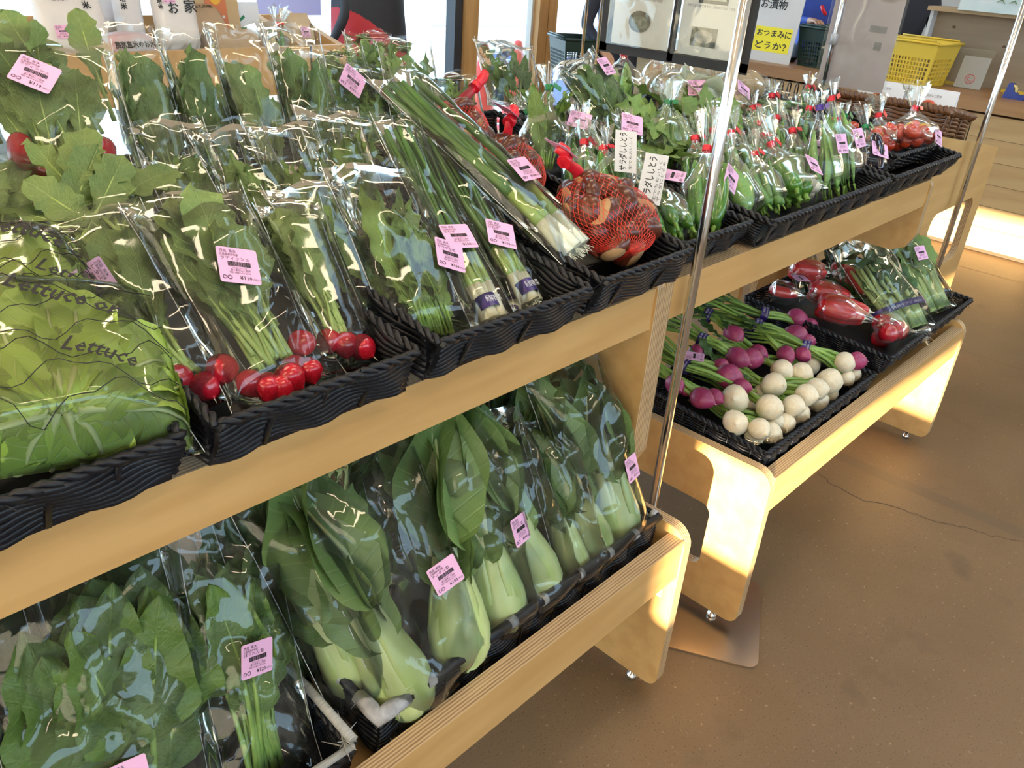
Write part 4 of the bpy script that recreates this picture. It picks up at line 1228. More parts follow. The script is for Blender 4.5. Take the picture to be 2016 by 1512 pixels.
# ---------------------------------------------------------------- upper tier, far stand
G_TIE = 'tied bags of green vegetables along the far stand'
tied_bag('leafy_tied_bag', 'plump bag of leafy herbs with a green tie, before the olive leaf bag', (1.365, 1.165, 1.06), 64, 8, .120, .235, 101, 'leaf', 16, tie='green', neck=.80)
tied_bag('aubergine_bag', 'bag of dark aubergines gathered with a green tie', (1.655, 1.275, 1.085), 60, -8, .15, .19, 102, 'egg', 6, .125, 'green', neck=.76)
tied_bag('aubergine_bag', 'smaller aubergine bag with a green tie lying beside the plump herb bag', (1.462, 1.235, 1.09), 45, -20, .10, .15, 103, 'egg', 3, .10, 'green', neck=.70)
tied_bag('pepper_bag', 'red-tied bag of green peppers nearest the top of the chestnut nets', (1.345, 1.03, 1.055), 50, 8, .100, .165, 104, 'pepper', 8, .10)
tied_bag('salad_pepper_bag', 'bag of salad peppers with a handwritten white card and pink label', (1.352, .825, 1.022), 24, 8, .120, .20, 105, 'pepper', 14, .125, product='ししとう', lab=None, D=.10, neck=.74)
T_ = [o for o in COL.objects if o.get('label', '').startswith('bag of salad peppers')][0]
mb = MB(); mb.box((0, 0, 0), (.125, .046, .0006)); add_text(mb, 'サラダししとう', -.058, -.001, .018, 1, fit=.112, bold=.0003)
add_text(mb, '生でもおいしく', -.055, -.012, .007, 1, fit=.10); add_text(mb, 'サラダにどうぞ', -.055, -.020, .007, 1, fit=.10)
obj('handwritten_card', mb, [WHITEP, INK], T_, loc=(-.035, .080, .066), rot=(-.15, -.25, 1.25))
price_label(T_, 'ししとう', '130', .015, .10, .062, 1.1, -.2, .15)
tied_bag('salad_pepper_bag', 'crinkled salad pepper bag behind the one with the full card', (1.352, .95, 1.05), 40, 0, .115, .19, 106, 'pepper', 10, .12, D=.10, neck=.7)
T_ = [o for o in COL.objects if o.get('label', '').startswith('crinkled salad pepper')][0]
mb = MB(); mb.box((0, 0, 0), (.115, .044, .0006)); add_text(mb, 'サラダししとう', -.054, -.001, .017, 1, fit=.105, bold=.0003); add_text(mb, '生でもおいしく', -.05, -.012, .007, 1, fit=.09)
obj('handwritten_card', mb, [WHITEP, INK], T_, loc=(.015, .085, .057), rot=(-.2, .1, 1.25))
tied_bag('pepper_bag', 'bag of slender green peppers with red tie just left of the chrome pole', (1.468, .815, 1.020), 55, 12, .105, .25, 107, 'pepper', 11, .135, lab=(.045, .10, -.3), product='甘長', price='130', neck=.66)
tied_bag('gourd_bag', 'bag holding one pale green gourd partly hidden by the chrome pole', (1.622, .800, 1.020), 40, 4, .085, .21, 108, 'gourd', 2, .15, neck=.8, tie=None)
tied_bag('pepper_bag', 'bag of green peppers with pink label on top behind the salad pepper cards', (1.455, 1.12, 1.075), 45, 4, .110, .16, 109, 'pepper', 8, .11, product='ピーマン', lab=(-.02, .09, -.4))
tied_bag('pepper_bag', 'upright bag of peppers closed with a green tie above the salad pepper bags', (1.675, 1.06, 1.072), 58, 10, .150, .20, 110, 'pepper', 9, .11, 'green', neck=.72)
tied_bag('pepper_bag', 'violet tied pepper bag leaning on the salad peppers', (1.462, 1.0, 1.062), 50, 3, .095, .17, 111, 'pepper', 7, .10, 'violet', product='ししとう', lab=(.0, .12, -.2))
tied_bag('pepper_bag', 'red-tied pepper bag in front of the serrated greens', (1.650, .93, 1.05), 48, 0, .115, .17, 112, 'pepper', 8, .10)
tied_bag('pepper_bag', 'red-tied pepper bag directly behind the chrome pole', (1.775, .945, 1.052), 50, -8, .12, .17, 113, 'pepper', 8, .10)
tied_bag('bell_pepper_bag', 'front bag of glossy bell peppers with price label, red tie at its neck', (1.835, .800, 1.024), 40, -4, .150, .225, 114, 'bell', 8, .105, product='ピーマン', lab=(.05, .055, -.15), neck=.66)
tied_bag('okra_bag', 'red-tied okra bag beside the bell peppers', (1.895, .90, 1.04), 45, 6, .11, .17, 115, 'okra', 9, .10)
tied_bag('bean_bag', 'tall bag of flat beans closed with a violet tie', (2.005, .800, 1.020), 68, -5, .100, .225, 116, 'bean', 9, .16, 'violet', neck=.86, product='いんげん', lab=(.03, .10, 0))
tied_bag('bean_bag', 'tall bag of broad flat beans closed with a red tie, price label on its side', (2.108, .800, 1.020), 68, -10, .115, .25, 117, 'bean', 11, .18, 'red', neck=.84, product='いんげん', lab=(.035, .10, 0))
tied_bag('okra_bag', 'okra bag with a pink label standing behind the flat beans', (2.0, .865, 1.035), 52, 0, .11, .18, 118, 'okra', 9, .12, product='オクラ', lab=(.03, .06, 0))
tied_bag('aubergine_bag', 'slim bag of small aubergines with pink label beside the tomato basket', (2.292, .795, 1.020), 45, 8, .090, .21, 119, 'egg', 4, .11, 'green', product='なす', lab=(0, .05, -.2))
tied_bag('garlic_bag', 'small open bag of garlic beside the bell peppers', (1.935, .790, 1.016), 25, 10, .070, .085, 120, 'garlic', 3, .018, None, neck=.9)
for i, (p, th_, ph, W, H, c, s) in enumerate((((2.115, 1.06, 1.078), 60, -5, .10, .125, 'okra', .08), ((2.095, .985, 1.068), 60, 3, .10, .125, 'bean', .09), ((2.29, 1.01, 1.072), 60, 18, .10, .13, 'okra', .08), ((2.05, 1.10, 1.085), 60, -5, .10, .12, 'pepper', .08), ((2.60, 1.16, 1.092), 60, 14, .09, .12, 'okra', .08), ((2.29, .905, 1.055), 60, 0, .10, .13, 'pepper', .08), ((2.0, .98, 1.06), 55, 0, .10, .13, 'okra', .09), ((1.86, 1.02, 1.07), 55, -6, .10, .14, 'pepper', .09), ((2.30, 1.12, 1.085), 60, 8, .09, .13, 'okra', .08))):
    tied_bag('small_tied_bag', 'small red-tied bag of green pods in the rows in front of the wicker basket', p, th_, ph, W, H, 130+i, c, 6, s, 'red', group=G_TIE)
tied_bag('tomato_bag', 'bag of cherry tomatoes gathered with a red and white tie', (2.56, .805, 1.058), 62, 12, .15, .185, 141, 'tomato', 20, .021, 'red', neck=.62, product='ミニトマト', lab=(.055, .03, 0))
tied_bag('tomato_bag', 'smaller cherry tomato bag with a red tie beside the larger tomato bag', (2.45, .85, 1.058), 62, 0, .11, .15, 142, 'tomato', 11, .019, 'red', neck=.62)
tied_bag('tomato_bag', 'squat tomato bag with a short green tie in the small basket', (2.425, .945, 1.062), 60, 5, .080, .11, 143, 'tomato', 6, .016, 'green', neck=.66)
tied_bag('broad_bean_bag', 'bag of curled broad beans lying below the wicker basket', (2.44, 1.16, 1.09), 40, 6, .14, .12, 144, 'bean', 9, .11, None, neck=.95, along=False)
tied_bag('potato_bag', 'bag of pale potatoes beside the black wire rack', (2.09, 1.155, 1.11), 40, 4, .16, .16, 145, 'potato', 8, .07, None, neck=.85, product='じゃがいも', lab=(.05, .07, -.3))
tied_bag('potato_bag', 'bag of potatoes behind the chrome pole with a loose mouth', (2.09, 1.30, 1.13), 40, 2, .16, .17, 146, 'potato', 8, .07, None, neck=.8)
tied_bag('edamame_bag', 'round bag of plump green beans under the black hanging folder', (2.05, 1.26, 1.14), 60, 10, .115, .13, 147, 'edamame', 22, .0165, None, neck=.9)
tied_bag('root_bag', 'bag of long beige roots below the black hanging folder', (2.24, 1.40, 1.15), 25, -10, .22, .16, 148, 'potato', 7, .13, None, neck=.9, along=False)
tied_bag('gourd_bag', 'bag of white gourds gathered with a red tie below the folder', (1.98, 1.42, 1.13), 52, 10, .13, .19, 149, 'gourd', 3, .12, 'red', neck=.74)
tied_bag('potato_bag', 'bag of beige roots at the back beside the counter', (2.36, 1.24, 1.12), 30, 0, .20, .17, 150, 'potato', 9, .085, None, neck=.8)

# leafy bunches in the middle of the far stand
leaf_bag('sweet_potato_leaf_bag', 'bunch of broad dark leaves with a pink label standing above the aubergines', ('L3', 1.68, 1.16, 1.09, 48, -14, .25, .18), 160, 'spinach', 'つるむらさき', '100', (.05, .19, -.1), n=18, sw=1.1, lo=(.7, 1.05), spread=.40, mk='spinach')
t = thing('edible_chrysanthemum_bunch', 'loose bunch of lobed greens lying across the middle of the far stand', 'leaves', frame((1.80, 1.03, 1.07), 24, -48)); r = random.Random(8)
for i in range(26):
    leaf(t, 'shungiku', i, (r.uniform(-.08, .08), r.uniform(-.06, .06), r.uniform(.0, .045)), r.uniform(.14, .25), 1.1, r.uniform(-.5, .5), r.uniform(-.6, .6), r.uniform(-.05, .3), 'mustard')
t = thing('kale_bunch', 'bunch of broad serrated leaves in front of the wrapped cabbage', 'leaves', frame((1.88, 1.06, 1.09), 35, -20)); r = random.Random(9)
for i in range(20):
    leaf(t, 'mustard', i, (r.uniform(-.10, .10), r.uniform(-.05, .05), r.uniform(.0, .04)), r.uniform(.10, .145), 1.5, r.uniform(-.9, .9), r.uniform(-.5, .5), r.uniform(0, .45), 'mustard')
# wrapped cabbage
t = thing('cabbage', 'pale round cabbage wrapped in clear film behind the serrated greens', 'cabbage', frame((1.97, 1.20, 1.16), 40, 20))
CABM = leafmat('cabbage_leaf', (.52, .55, .36), (.66, .66, .50), (.72, .72, .60), rnd=.1, vstr=.4)
mb = MB(); mb.lathe([(max(.004, .075*math.sin(PI*k/12)), -.07*math.cos(PI*k/12)) for k in range(13)], 20, 0, lambda a, z: .03*math.sin(3*a+z*40)); obj('head', mb, CABM, t)
for i in range(6):
    o = leaf(t, 'lettuce', i, (0, 0, -.06), .15, .9, 0, 0, 0, 'lettuce'); o.data = o.data.copy(); o.data.materials[0] = CABM; o.rotation_euler = (rad(60), 0, rad(60*i)); o.location = (.03*math.sin(rad(60*i)), -.03*math.cos(rad(60*i)), -.04)
mb = MB(); mb.lathe([(max(.004, .082*math.sin(PI*k/12)), -.078*math.cos(PI*k/12)) for k in range(13)], 20, 0, lambda a, z: .05*math.sin(7*a+z*90)); obj('bag_film', mb, FILM2, t)
price_label(t, 'キャベツ', '150', -.045, -.02, .066, -.3, .2, -.6)

# ---------------------------------------------------------------- lower tier, near stand
spn = ('ほうれん草', '120')
leaf_bag('spinach_bag', 'wide clear bag of spinach with price label, at the end of the lower shelf', ('R1', .170, .700, .44, 62, 8, .42, .255), 171, 'spinach', *spn, (-.005, .145, .0), fill=.93, n=22, sw=1.35, T=.075, lo=(.75, .97), spread=.34, crinkle=2.2)
leaf_bag('spinach_bag', 'narrower spinach bag with label, its bare stalks facing the broken reed rim', ('R2', .350, .705, .44, 62, 8, .40, .165), 172, 'spinach', *spn, (.0, .195, -.12), n=16, T=.06, lo=(.8, .97), crinkle=2.2)
leaf_bag('spinach_bag', 'dark spinach bag in the shade behind the labelled ones', ('R0', .26, .83, .47, 68, 4, .36, .24), 173, 'dark', n=14, mk='dark', sw=1.1)
leaf_bag('spinach_bag', 'unlabelled spinach bag at the far end of the lower shelf', ('R3', -.06, .70, .44, 62, 6, .40, .20), 174, 'spinach', n=14)
leaf_bag('spinach_bag', 'dark leafy bag filling the shaded end of the spinach basket', ('R5', .02, .86, .47, 70, 0, .38, .36), 176, 'dark', n=16, mk='dark', sw=1.2)
leaf_bag('spinach_bag', 'tall dark leafy bag standing behind the wide labelled spinach bag', ('R6', .13, .90, .47, 74, 0, .42, .30), 177, 'dark', n=24, mk='dark', sw=1.2, lo=(.7, 1.0), fill=.95)
leaf_bag('leafy_green_bag', 'dark leafy bag between the spinach and the bok choy', ('R4', .475, .80, .47, 66, 0, .36, .13), 175, 'dark', n=12, mk='dark')
for i, x in enumerate((.60, .76, .92, 1.06)):
    leaf_bag('leafy_green_bag', 'dark leafy bag in the shade behind the bok choy', ('Q', x, .85, .47, 70, 0, .36, .16), 180+i, 'dark', n=10, mk='dark', group='dark leafy bags behind the bok choy', cat='vegetable bag')
bok_bag('bok_choy_bag', 'bag with two bok choy heads, label over a holed leaf, at the white-taped corner', ('S1', .638, .660, .432, 65, -5, .45, .225), 191, ((-.050, .006, 6, 1.28, .012), (.052, .016, -16, 1.24, .022)), '100', (.035, .215, .12))
bok_bag('bok_choy_bag', 'leafy bok choy bag leaning behind the two-headed bag', ('S0', .545, .715, .44, 66, -8, .40, .15), 192, ((0, .02, 4, 1.0, 0),))
bok_bag('bok_choy_bag', 'bok choy bag with one pale head and label on its dark leaf', ('S2', .800, .672, .434, 65, 0, .40, .155), 193, ((.008, .008, -3, 1.22, .012),), '100', (.035, .20, -.05))
bok_bag('bok_choy_bag', 'bok choy bag with a stout pale head beside the labelled single head', ('S3', .915, .672, .434, 65, -6, .385, .155), 194, ((0, .022, 8, 1.2, .014),))
bok_bag('bok_choy_bag', 'slim bok choy bag with long pale ribs, its corner folded over the basket rim', ('S4', 1.0, .672, .434, 65, 0, .345, .115), 195, ((0, .012, 3, .85, .015),))
bok_bag('bok_choy_bag', 'bag of two slender green bok choy with label, beside the plywood upright', ('S5', 1.115, .672, .434, 65, -4, .44, .21), 196, ((-.045, .018, 4, 1.08, .015), (.045, .018, -6, 1.05, .01)), '120', (.042, .185, -.05))

# broken pale reeds on the spinach basket's corner
sb = [o for o in COL.objects if o.get('label', '').startswith('black basket with broken pale')][0]
mb = MB()
mb.tube([(.655, -.01, .085), (.655, .10, .09), (.655, .20, .085)], [.008, .007, .006], 6); mb.tube([(.45, -.014, .082), (.56, -.012, .084), (.652, -.014, .08)], [.007, .007, .006], 6)
frays(mb, [(.64, -.01, .08), (.655, .02, .08)], 30, .03, .0016, 3)
obj('broken_reed', mb, REED, sb)

# ---------------------------------------------------------------- lower tier, far stand: turnip bunches
def bunch(label, roots, band, tip, seed, stalks=3, leaves=7, tailc=PINKT2, band_on=True, wm=0.0, lab=None, name='turnip_bunch', leafscale=1.0):
    """roots: (x,y,z,r,kind)"""
    t = thing(name, label, 'turnips', loc=Vector(band)); r = random.Random(seed); B = Vector(band); Tp = Vector(tip)
    dirn = (Tp-B); Ld = dirn.length
    for i, (x, y, z, rr, kd) in enumerate(roots):
        C_ = Vector((x, y, z)); d = (C_-B); dn = d.normalized()
        m_ = (TURNIP, TURNIP) if kd == 'w' else (PINKT, PINKT2)
        link('turnip', ball_mesh(seed+i, m_, 1.05 if kd == 'w' else 1.22, .22, 1.1, name='turnip'), t, loc=C_-B, rot=orient(dn+Vector((r.uniform(-.25, .25), r.uniform(-.25, .25), r.uniform(-.2, .2)))), scale=rr*(1.0 if kd == 'w' else .92))
        for k in range(stalks):
            o1 = Vector((r.uniform(-1, 1), r.uniform(-1, 1), r.uniform(-1, 1)))
            mb = MB(); A = C_-B-dn*rr*.9+o1*rr*.2; mid = o1*.013+Vector((0, 0, .0)); E = dirn+o1*.055*Ld*4
            mb.tube([A, A.lerp(mid, .5)+Vector((0, 0, .006)), mid, mid.lerp(E, .5)+Vector((0, 0, .012)), E], [.0065, .0055, .0045, .004, .002], 6)
            obj('stalk', mb, PET['spinach'], t)
    for k in range(leaves):
        o1 = Vector((r.uniform(-1, 1), r.uniform(-1, 1), r.uniform(-.4, 1)))
        P = dirn*r.uniform(.25, .6)+o1*.02
        dd = (dirn.normalized()+o1*.35).normalized()
        q = Vector((0, 1, 0)).rotation_difference(dd).to_euler()
        o = link('leaf', leaf_mesh('radish', k % 6, 'dark'), t, loc=P, rot=q, scale=.17*leafscale)  # dark leaf colour stands in for the shade on the tops
    if band_on:
        mb = MB(); ax = dirn.normalized(); u = ax.cross(Vector((0, 0, 1))).normalized(); w = u.cross(ax)
        P = [(u*math.cos(a)*.026+w*math.sin(a)*.021) for a in np.linspace(0, 2*PI, 21)[:-1]]
        pts = [p+ax*dy for dy in (-.011, .011) for p in P]; mb.grid(pts, 20, 2, 0, closed_u=True)
        bo = obj('paper_band', mb, BAND, t)
        mb = MB()
        def wrap(x, y, z):
            a = PI/2-x/.024; return (u*math.cos(a)*.0266+w*math.sin(a)*.0216+ax*y)
        add_text(mb, 'FRESH VEGETABLES', -.034, -.0075, .0065, 0, mapf=wrap, fit=.068); add_text(mb, '新鮮やさい', -.022, .001, .0075, 0, mapf=wrap, fit=.044)
        obj('lettering', mb, WHITEP, bo)
    if lab: price_label(t, '赤かぶ', '120', *lab)
    return t
Pk = [(2.283, .898, .561, .033), (2.300, .864, .545, .027), (2.164, .844, .557, .037), (2.178, .812, .55, .024), (2.040, .808, .548, .028), (2.087, .781, .545, .025), (1.999, .953, .566, .034), (1.895, .878, .556, .034), (1.937, .858, .550, .032), (1.998, .868, .545, .026), (1.781, .838, .556, .036), (1.775, .797, .545, .026), (1.821, .887, .552, .026), (1.630, .903, .556, .028), (1.645, .879, .545, .018), (1.635, .825, .548, .031), (1.680, .816, .54, .024), (2.204, .651, .532, .029), (1.822, .966, .56, .026)]
Wh = [(1.966, .779, .536, .032), (2.003, .739, .530, .032), (2.142, .772, .500, .031), (1.873, .754, .534, .035), (1.974, .748, .493, .026), (2.170, .693, .528, .032), (2.033, .668, .526, .036), (2.165, .667, .490, .024), (1.959, .673, .527, .031), (1.902, .675, .527, .031), (1.721, .782, .536, .037), (1.800, .779, .500, .028), (1.877, .777, .496, .030), (1.762, .705, .530, .036), (1.826, .667, .526, .029), (1.980, .650, .486, .032), (2.052, .645, .485, .027), (1.877, .650, .485, .029), (1.799, .650, .485, .028), (1.630, .726, .527, .033), (1.652, .668, .526, .029), (1.723, .652, .486, .029), (1.777, .690, .490, .026), (1.672, .690, .490, .026), (2.21, .672, .488, .024)]
Wh = [(x, max(y, .672), z, r_*.95) for x, y, z, r_ in Wh]; Pk = [(x, max(y, .672), z, r_*.95) for x, y, z, r_ in Pk]
pk = lambda *i: [(*Pk[k], 'p') for k in i]
wh = lambda *i: [(*Wh[k], 'w') for k in i]
bunch('pink turnip bunch at the back with two roots lying against the red radish bags', pk(0, 1), (2.191, .965, .577), (2.10, 1.13, .60), 201)
bunch('pink turnip bunch of four roots with a violet band in the middle of the basket', pk(2, 3, 4, 5), (2.098, .935, .574), (2.02, 1.12, .60), 202)
bunch('pink turnip bunch with one big root under a drooping leaf', pk(6, 9), (2.03, 1.06, .583), (2.0, 1.18, .60), 203)
bunch('pink turnip bunch with ringed roots and banded dark stalks behind the white turnips', pk(7, 8, 18), (1.880, .985, .576), (1.84, 1.13, .60), 204)
bunch('pink turnip bunch with a broad root touching the white turnips, pink label on its stalks', pk(10, 11, 12), (1.715, .930, .573), (1.70, 1.10, .60), 205, lab=(.01, -.015, .028, .5, 0, 0))
bunch('pink turnip bunch in the basket corner behind the chrome pole', pk(13, 14, 15, 16), (1.655, .985, .567), (1.66, 1.13, .60), 206, band_on=False)
bunch('violet banded bunch of white turnips and one pink turnip at the basket end', wh(5, 7, 24)+pk(17), (2.115, .790, .556), (2.06, .94, .57), 207, leaves=3, leafscale=.7)
bunch('white turnip bunch lying behind the front rows of white turnips', wh(0, 1, 2), (1.97, .865, .535), (1.96, .98, .55), 208, band_on=False, leaves=2, leafscale=.7)
bunch('white turnip bunch with a large round root in the second row', wh(3, 4, 6, 8), (1.90, .80, .51), (1.88, .92, .53), 209, band_on=False, leaves=2, leafscale=.7)
bunch('white turnip bunch with the largest roots in front of the pink turnips', wh(10, 11, 12, 13, 14), (1.80, .82, .505), (1.80, .93, .53), 210, band_on=False, leaves=2, leafscale=.7)
bunch('white turnip bunch shaded by the front rim of the basket', wh(9, 15, 16, 17, 18), (1.90, .76, .49), (1.88, .86, .51), 211, band_on=False, leaves=2, leafscale=.6)
bunch('white turnip bunch in the near front corner of the basket', wh(19, 20, 21, 22, 23), (1.705, .79, .495), (1.71, .89, .51), 212, band_on=False, leaves=2, leafscale=.6)

def axis_frame(A, B, up=(0, 0, 1)):
    A, B = Vector(A), Vector(B); y = (B-A).normalized(); x = y.cross(Vector(up)).normalized(); z = x.cross(y)
    return Matrix.Translation(A) @ Matrix((x, y, z)).transposed().to_4x4(), (B-A).length
def red_bag(label, A, B, W, seed, n=3, neck=.82, lab=None, tie=None, size=.9, mats=(LONGRED, WHITEROOT)):
    M_, Ln = axis_frame(A, B); t = thing('red_radish_bag', label, 'radish bag', M_); r = random.Random(seed)
    link('bag_film', tied_film(W, W*.75, Ln*1.25, seed, neck), t)
    for i in range(n):
        a = 2*PI*i/n+.4; s = Ln*size*r.uniform(.9, 1.05)
        link('red_radish', long_mesh(i % 3, mats, 'red_radish'), t, loc=(math.cos(a)*W*.19, Ln*.03, math.sin(a)*W*.14), rot=orient((r.uniform(-.06, .06), 1, r.uniform(-.05, .05))), scale=(s*.98, s*.98, s*.92))
    if lab: price_label(t, '紅だいこん', '120', *lab)
    return t
red_bag('bag of long red radishes lying at the front beside the pink turnips', (2.365, .885, .592), (2.445, .725, .570), .120, 221, 3)
red_bag('bag of long red radishes standing upright against the bagged greens', (2.655, .955, .632), (2.575, .785, .590), .110, 222, 2)
red_bag('bag of red radishes at the top of the pile, under the upper rail', (2.44, 1.025, .650), (2.54, .925, .640), .110, 223, 3)
red_bag('red radish bag with a pink label behind the pink turnips', (2.335, 1.03, .600), (2.395, .935, .592), .100, 224, 2, lab=(0, .08, .055, .4, 0, 0))
red_bag('red radish bag in the middle of the red pile', (2.455, .955, .596), (2.535, .83, .582), .105, 225, 3)
M_, Ln = axis_frame((2.44, .725, .548), (2.49, .668, .545)); t = thing('round_radish_bag', 'clear bag of round red radishes at the basket front', 'radish bag', M_)
link('bag_film', tied_film(.12, .10, .17, 226, .8), t)
for i, (x, y, z) in enumerate(((-.018, .03, .01), (.03, .035, 0), (.005, .075, .005), (.0, .035, -.03))): link('radish', ball_mesh(i % 3, (RED, WHITEROOT), 1.05, .4, name='radish'), t, loc=(x, y, z), rot=(1, i, 0), scale=.03)
leaf_bag('leafy_green_bag', 'bag of pale-stalked greens wrapped with a violet band in the radish basket', ('V1', 2.60, .655, .510, 36, -6, .37, .24, -22), 231, 'dark', n=20, mk='dark', T=.10, lo=(.75, 1.0), sw=1.6, spread=.40, crinkle=1.6)
T_ = [o for o in COL.objects if o.get('label', '').startswith('bag of pale-stalked')][0]
mb = MB(); pts = [(math.cos(a)*.118, .085+dy, math.sin(a)*.050) for dy in (-.011, .011) for a in np.linspace(0, 2*PI, 25)[:-1]]; mb.grid(pts, 24, 2, 0, closed_u=True); bo = obj('paper_band', mb, BAND, T_)
mb = MB(); add_text(mb, '新鮮やさい  FRESH', -.07, .079, .012, 0, z=.05, fit=.14, mapf=lambda x, y, z: (x, y, .0505*math.sqrt(max(.05, 1-(x/.118)**2))+.0008)); obj('lettering', mb, WHITEP, bo)
leaf_bag('celery_bag', 'bag of pale green stalks with a pink label at the basket end', ('W1', 2.84, .660, .510, 42, -10, .37, .21, -22), 232, 'oval', 'せり', '120', (.0, .20, -.1), n=20, T=.10, lo=(.75, .98), mk='mustard', sw=1.5, spread=.40, crinkle=1.6)
leaf_bag('leafy_green_bag', 'dark broad-leaved bag at the back of the radish basket under the rail', ('V0', 2.60, .995, .525, 60, 0, .26, .18), 233, 'dark', n=12, mk='dark')
leaf_bag('leafy_green_bag', 'curly dark greens at the back between the radishes and the celery bag', ('V2', 2.82, .96, .525, 55, 0, .24, .16), 234, 'dark', n=12, mk='dark')

CEL = mat('celery_stalk', (.36, .46, .16), .35, (.46, .55, .24), 14, (6, 1, 6), rnd=.1)
for lb, n_ in (('bag of pale-stalked', 12), ('bag of pale green stalks', 12)):
    T_ = [o for o in COL.objects if o.get('label', '').startswith(lb)][0]
    W_ = .24 if 'pale-s' in lb else .21
    pale_stalks(T_, Flat(.37, W_, .10, 5), n_, n_, CEL, .66, .0105)
tied_bag('okra_bag', 'red-tied okra bag between the gourd bag and the bell peppers', (1.722, .805, 1.022), 45, 0, .105, .19, 161, 'okra', 11, .11, 'red')
tied_bag('pepper_bag', 'squat red-tied pepper bag behind the okra beside the pole', (1.735, .885, 1.055), 48, 0, .115, .18, 162, 'pepper', 10, .10, 'red')
# ---------------------------------------------------------------- poles, hanging folder, sign sheets
def pole(label, x, y, z0, z1, r, plate=None, joint=None):
    t = thing('sign_pole', label, 'pole', loc=(x, y, z0))
    mb = MB(); mb.tube([(0, 0, 0), (0, 0, z1-z0)], r, 14); obj('pole', mb, CHROME, t)
    mb = MB(); mb.lathe([(r*2.6, 0), (r*2.6, .004), (r*1.5, .012), (r*1.2, .03)], 14); obj('collar', mb, CHROME, t)
    if joint: mb = MB(); mb.tube([(0, 0, joint), (0, 0, joint+.03)], r*1.7, 12); obj('clamp', mb, mat('grey_plastic', (.4, .4, .43), .4), t)
    return t
p1 = pole('thick chrome pole rising between the two low stands', 1.302, .722, 0.0, 2.05, .0098)
e1 = Vector((.888, .46)); e2 = Vector((-.46, .888)); c = Vector((1.495, .47))+e1*.162+e2*.19
mb = MB(); mb.prism(rrect(-.162, -.19, .162, .19, .028, 5), lambda a, b, t: (c.x-1.302+e1.x*a+e2.x*b, c.y-.722+e1.y*a+e2.y*b, t), .0, .006); obj('base_plate', mb, STEEL, p1)
pole('chrome pole standing in front of the crosswise end stand', 3.42, .848, 0.0, 2.05, .0105)
p3 = pole('thin chrome rod holding the clear sheet pocket above the pods', 2.60, 1.125, 1.06, 1.62, .006, joint=.235)
# translucent sheet pocket on the thin rod
t = thing('sheet_pocket', 'clear plastic pocket with a faded printed sheet clipped to the thin rod', 'sign', loc=(2.612, 1.05, 1.18))
mb = MB(); mb.box((0, 0, .17), (.0012, .205, .34)); obj('sheet', mb, mat('faded_print', (.84, .77, .81), .5, (.86, .80, .84), 6, trans=.5), t)
mb = MB(); mb.box((-.003, 0, .17), (.0008, .222, .36)); obj('film_pocket', mb, FILM, t)
mb = MB(); mb.lathe([(.001, -.0012), (.035, -.0012), (.035, -.0006), (.001, -.0006)], 18)
obj('printed_disc', mb, mat('faded_red', (.60, .38, .42), .6), t, loc=(-.0004, -.055, .275), rot=(0, -PI/2, 0))
mb = MB(); mb.box((0, .0, 0), (.0003, .022, .022)); mb.box((0, .01, .045), (.0003, .05, .018)); obj('printed_block', mb, mat('faded_grey', (.45, .44, .50), .6), t, loc=(-.0009, -.055, .125))
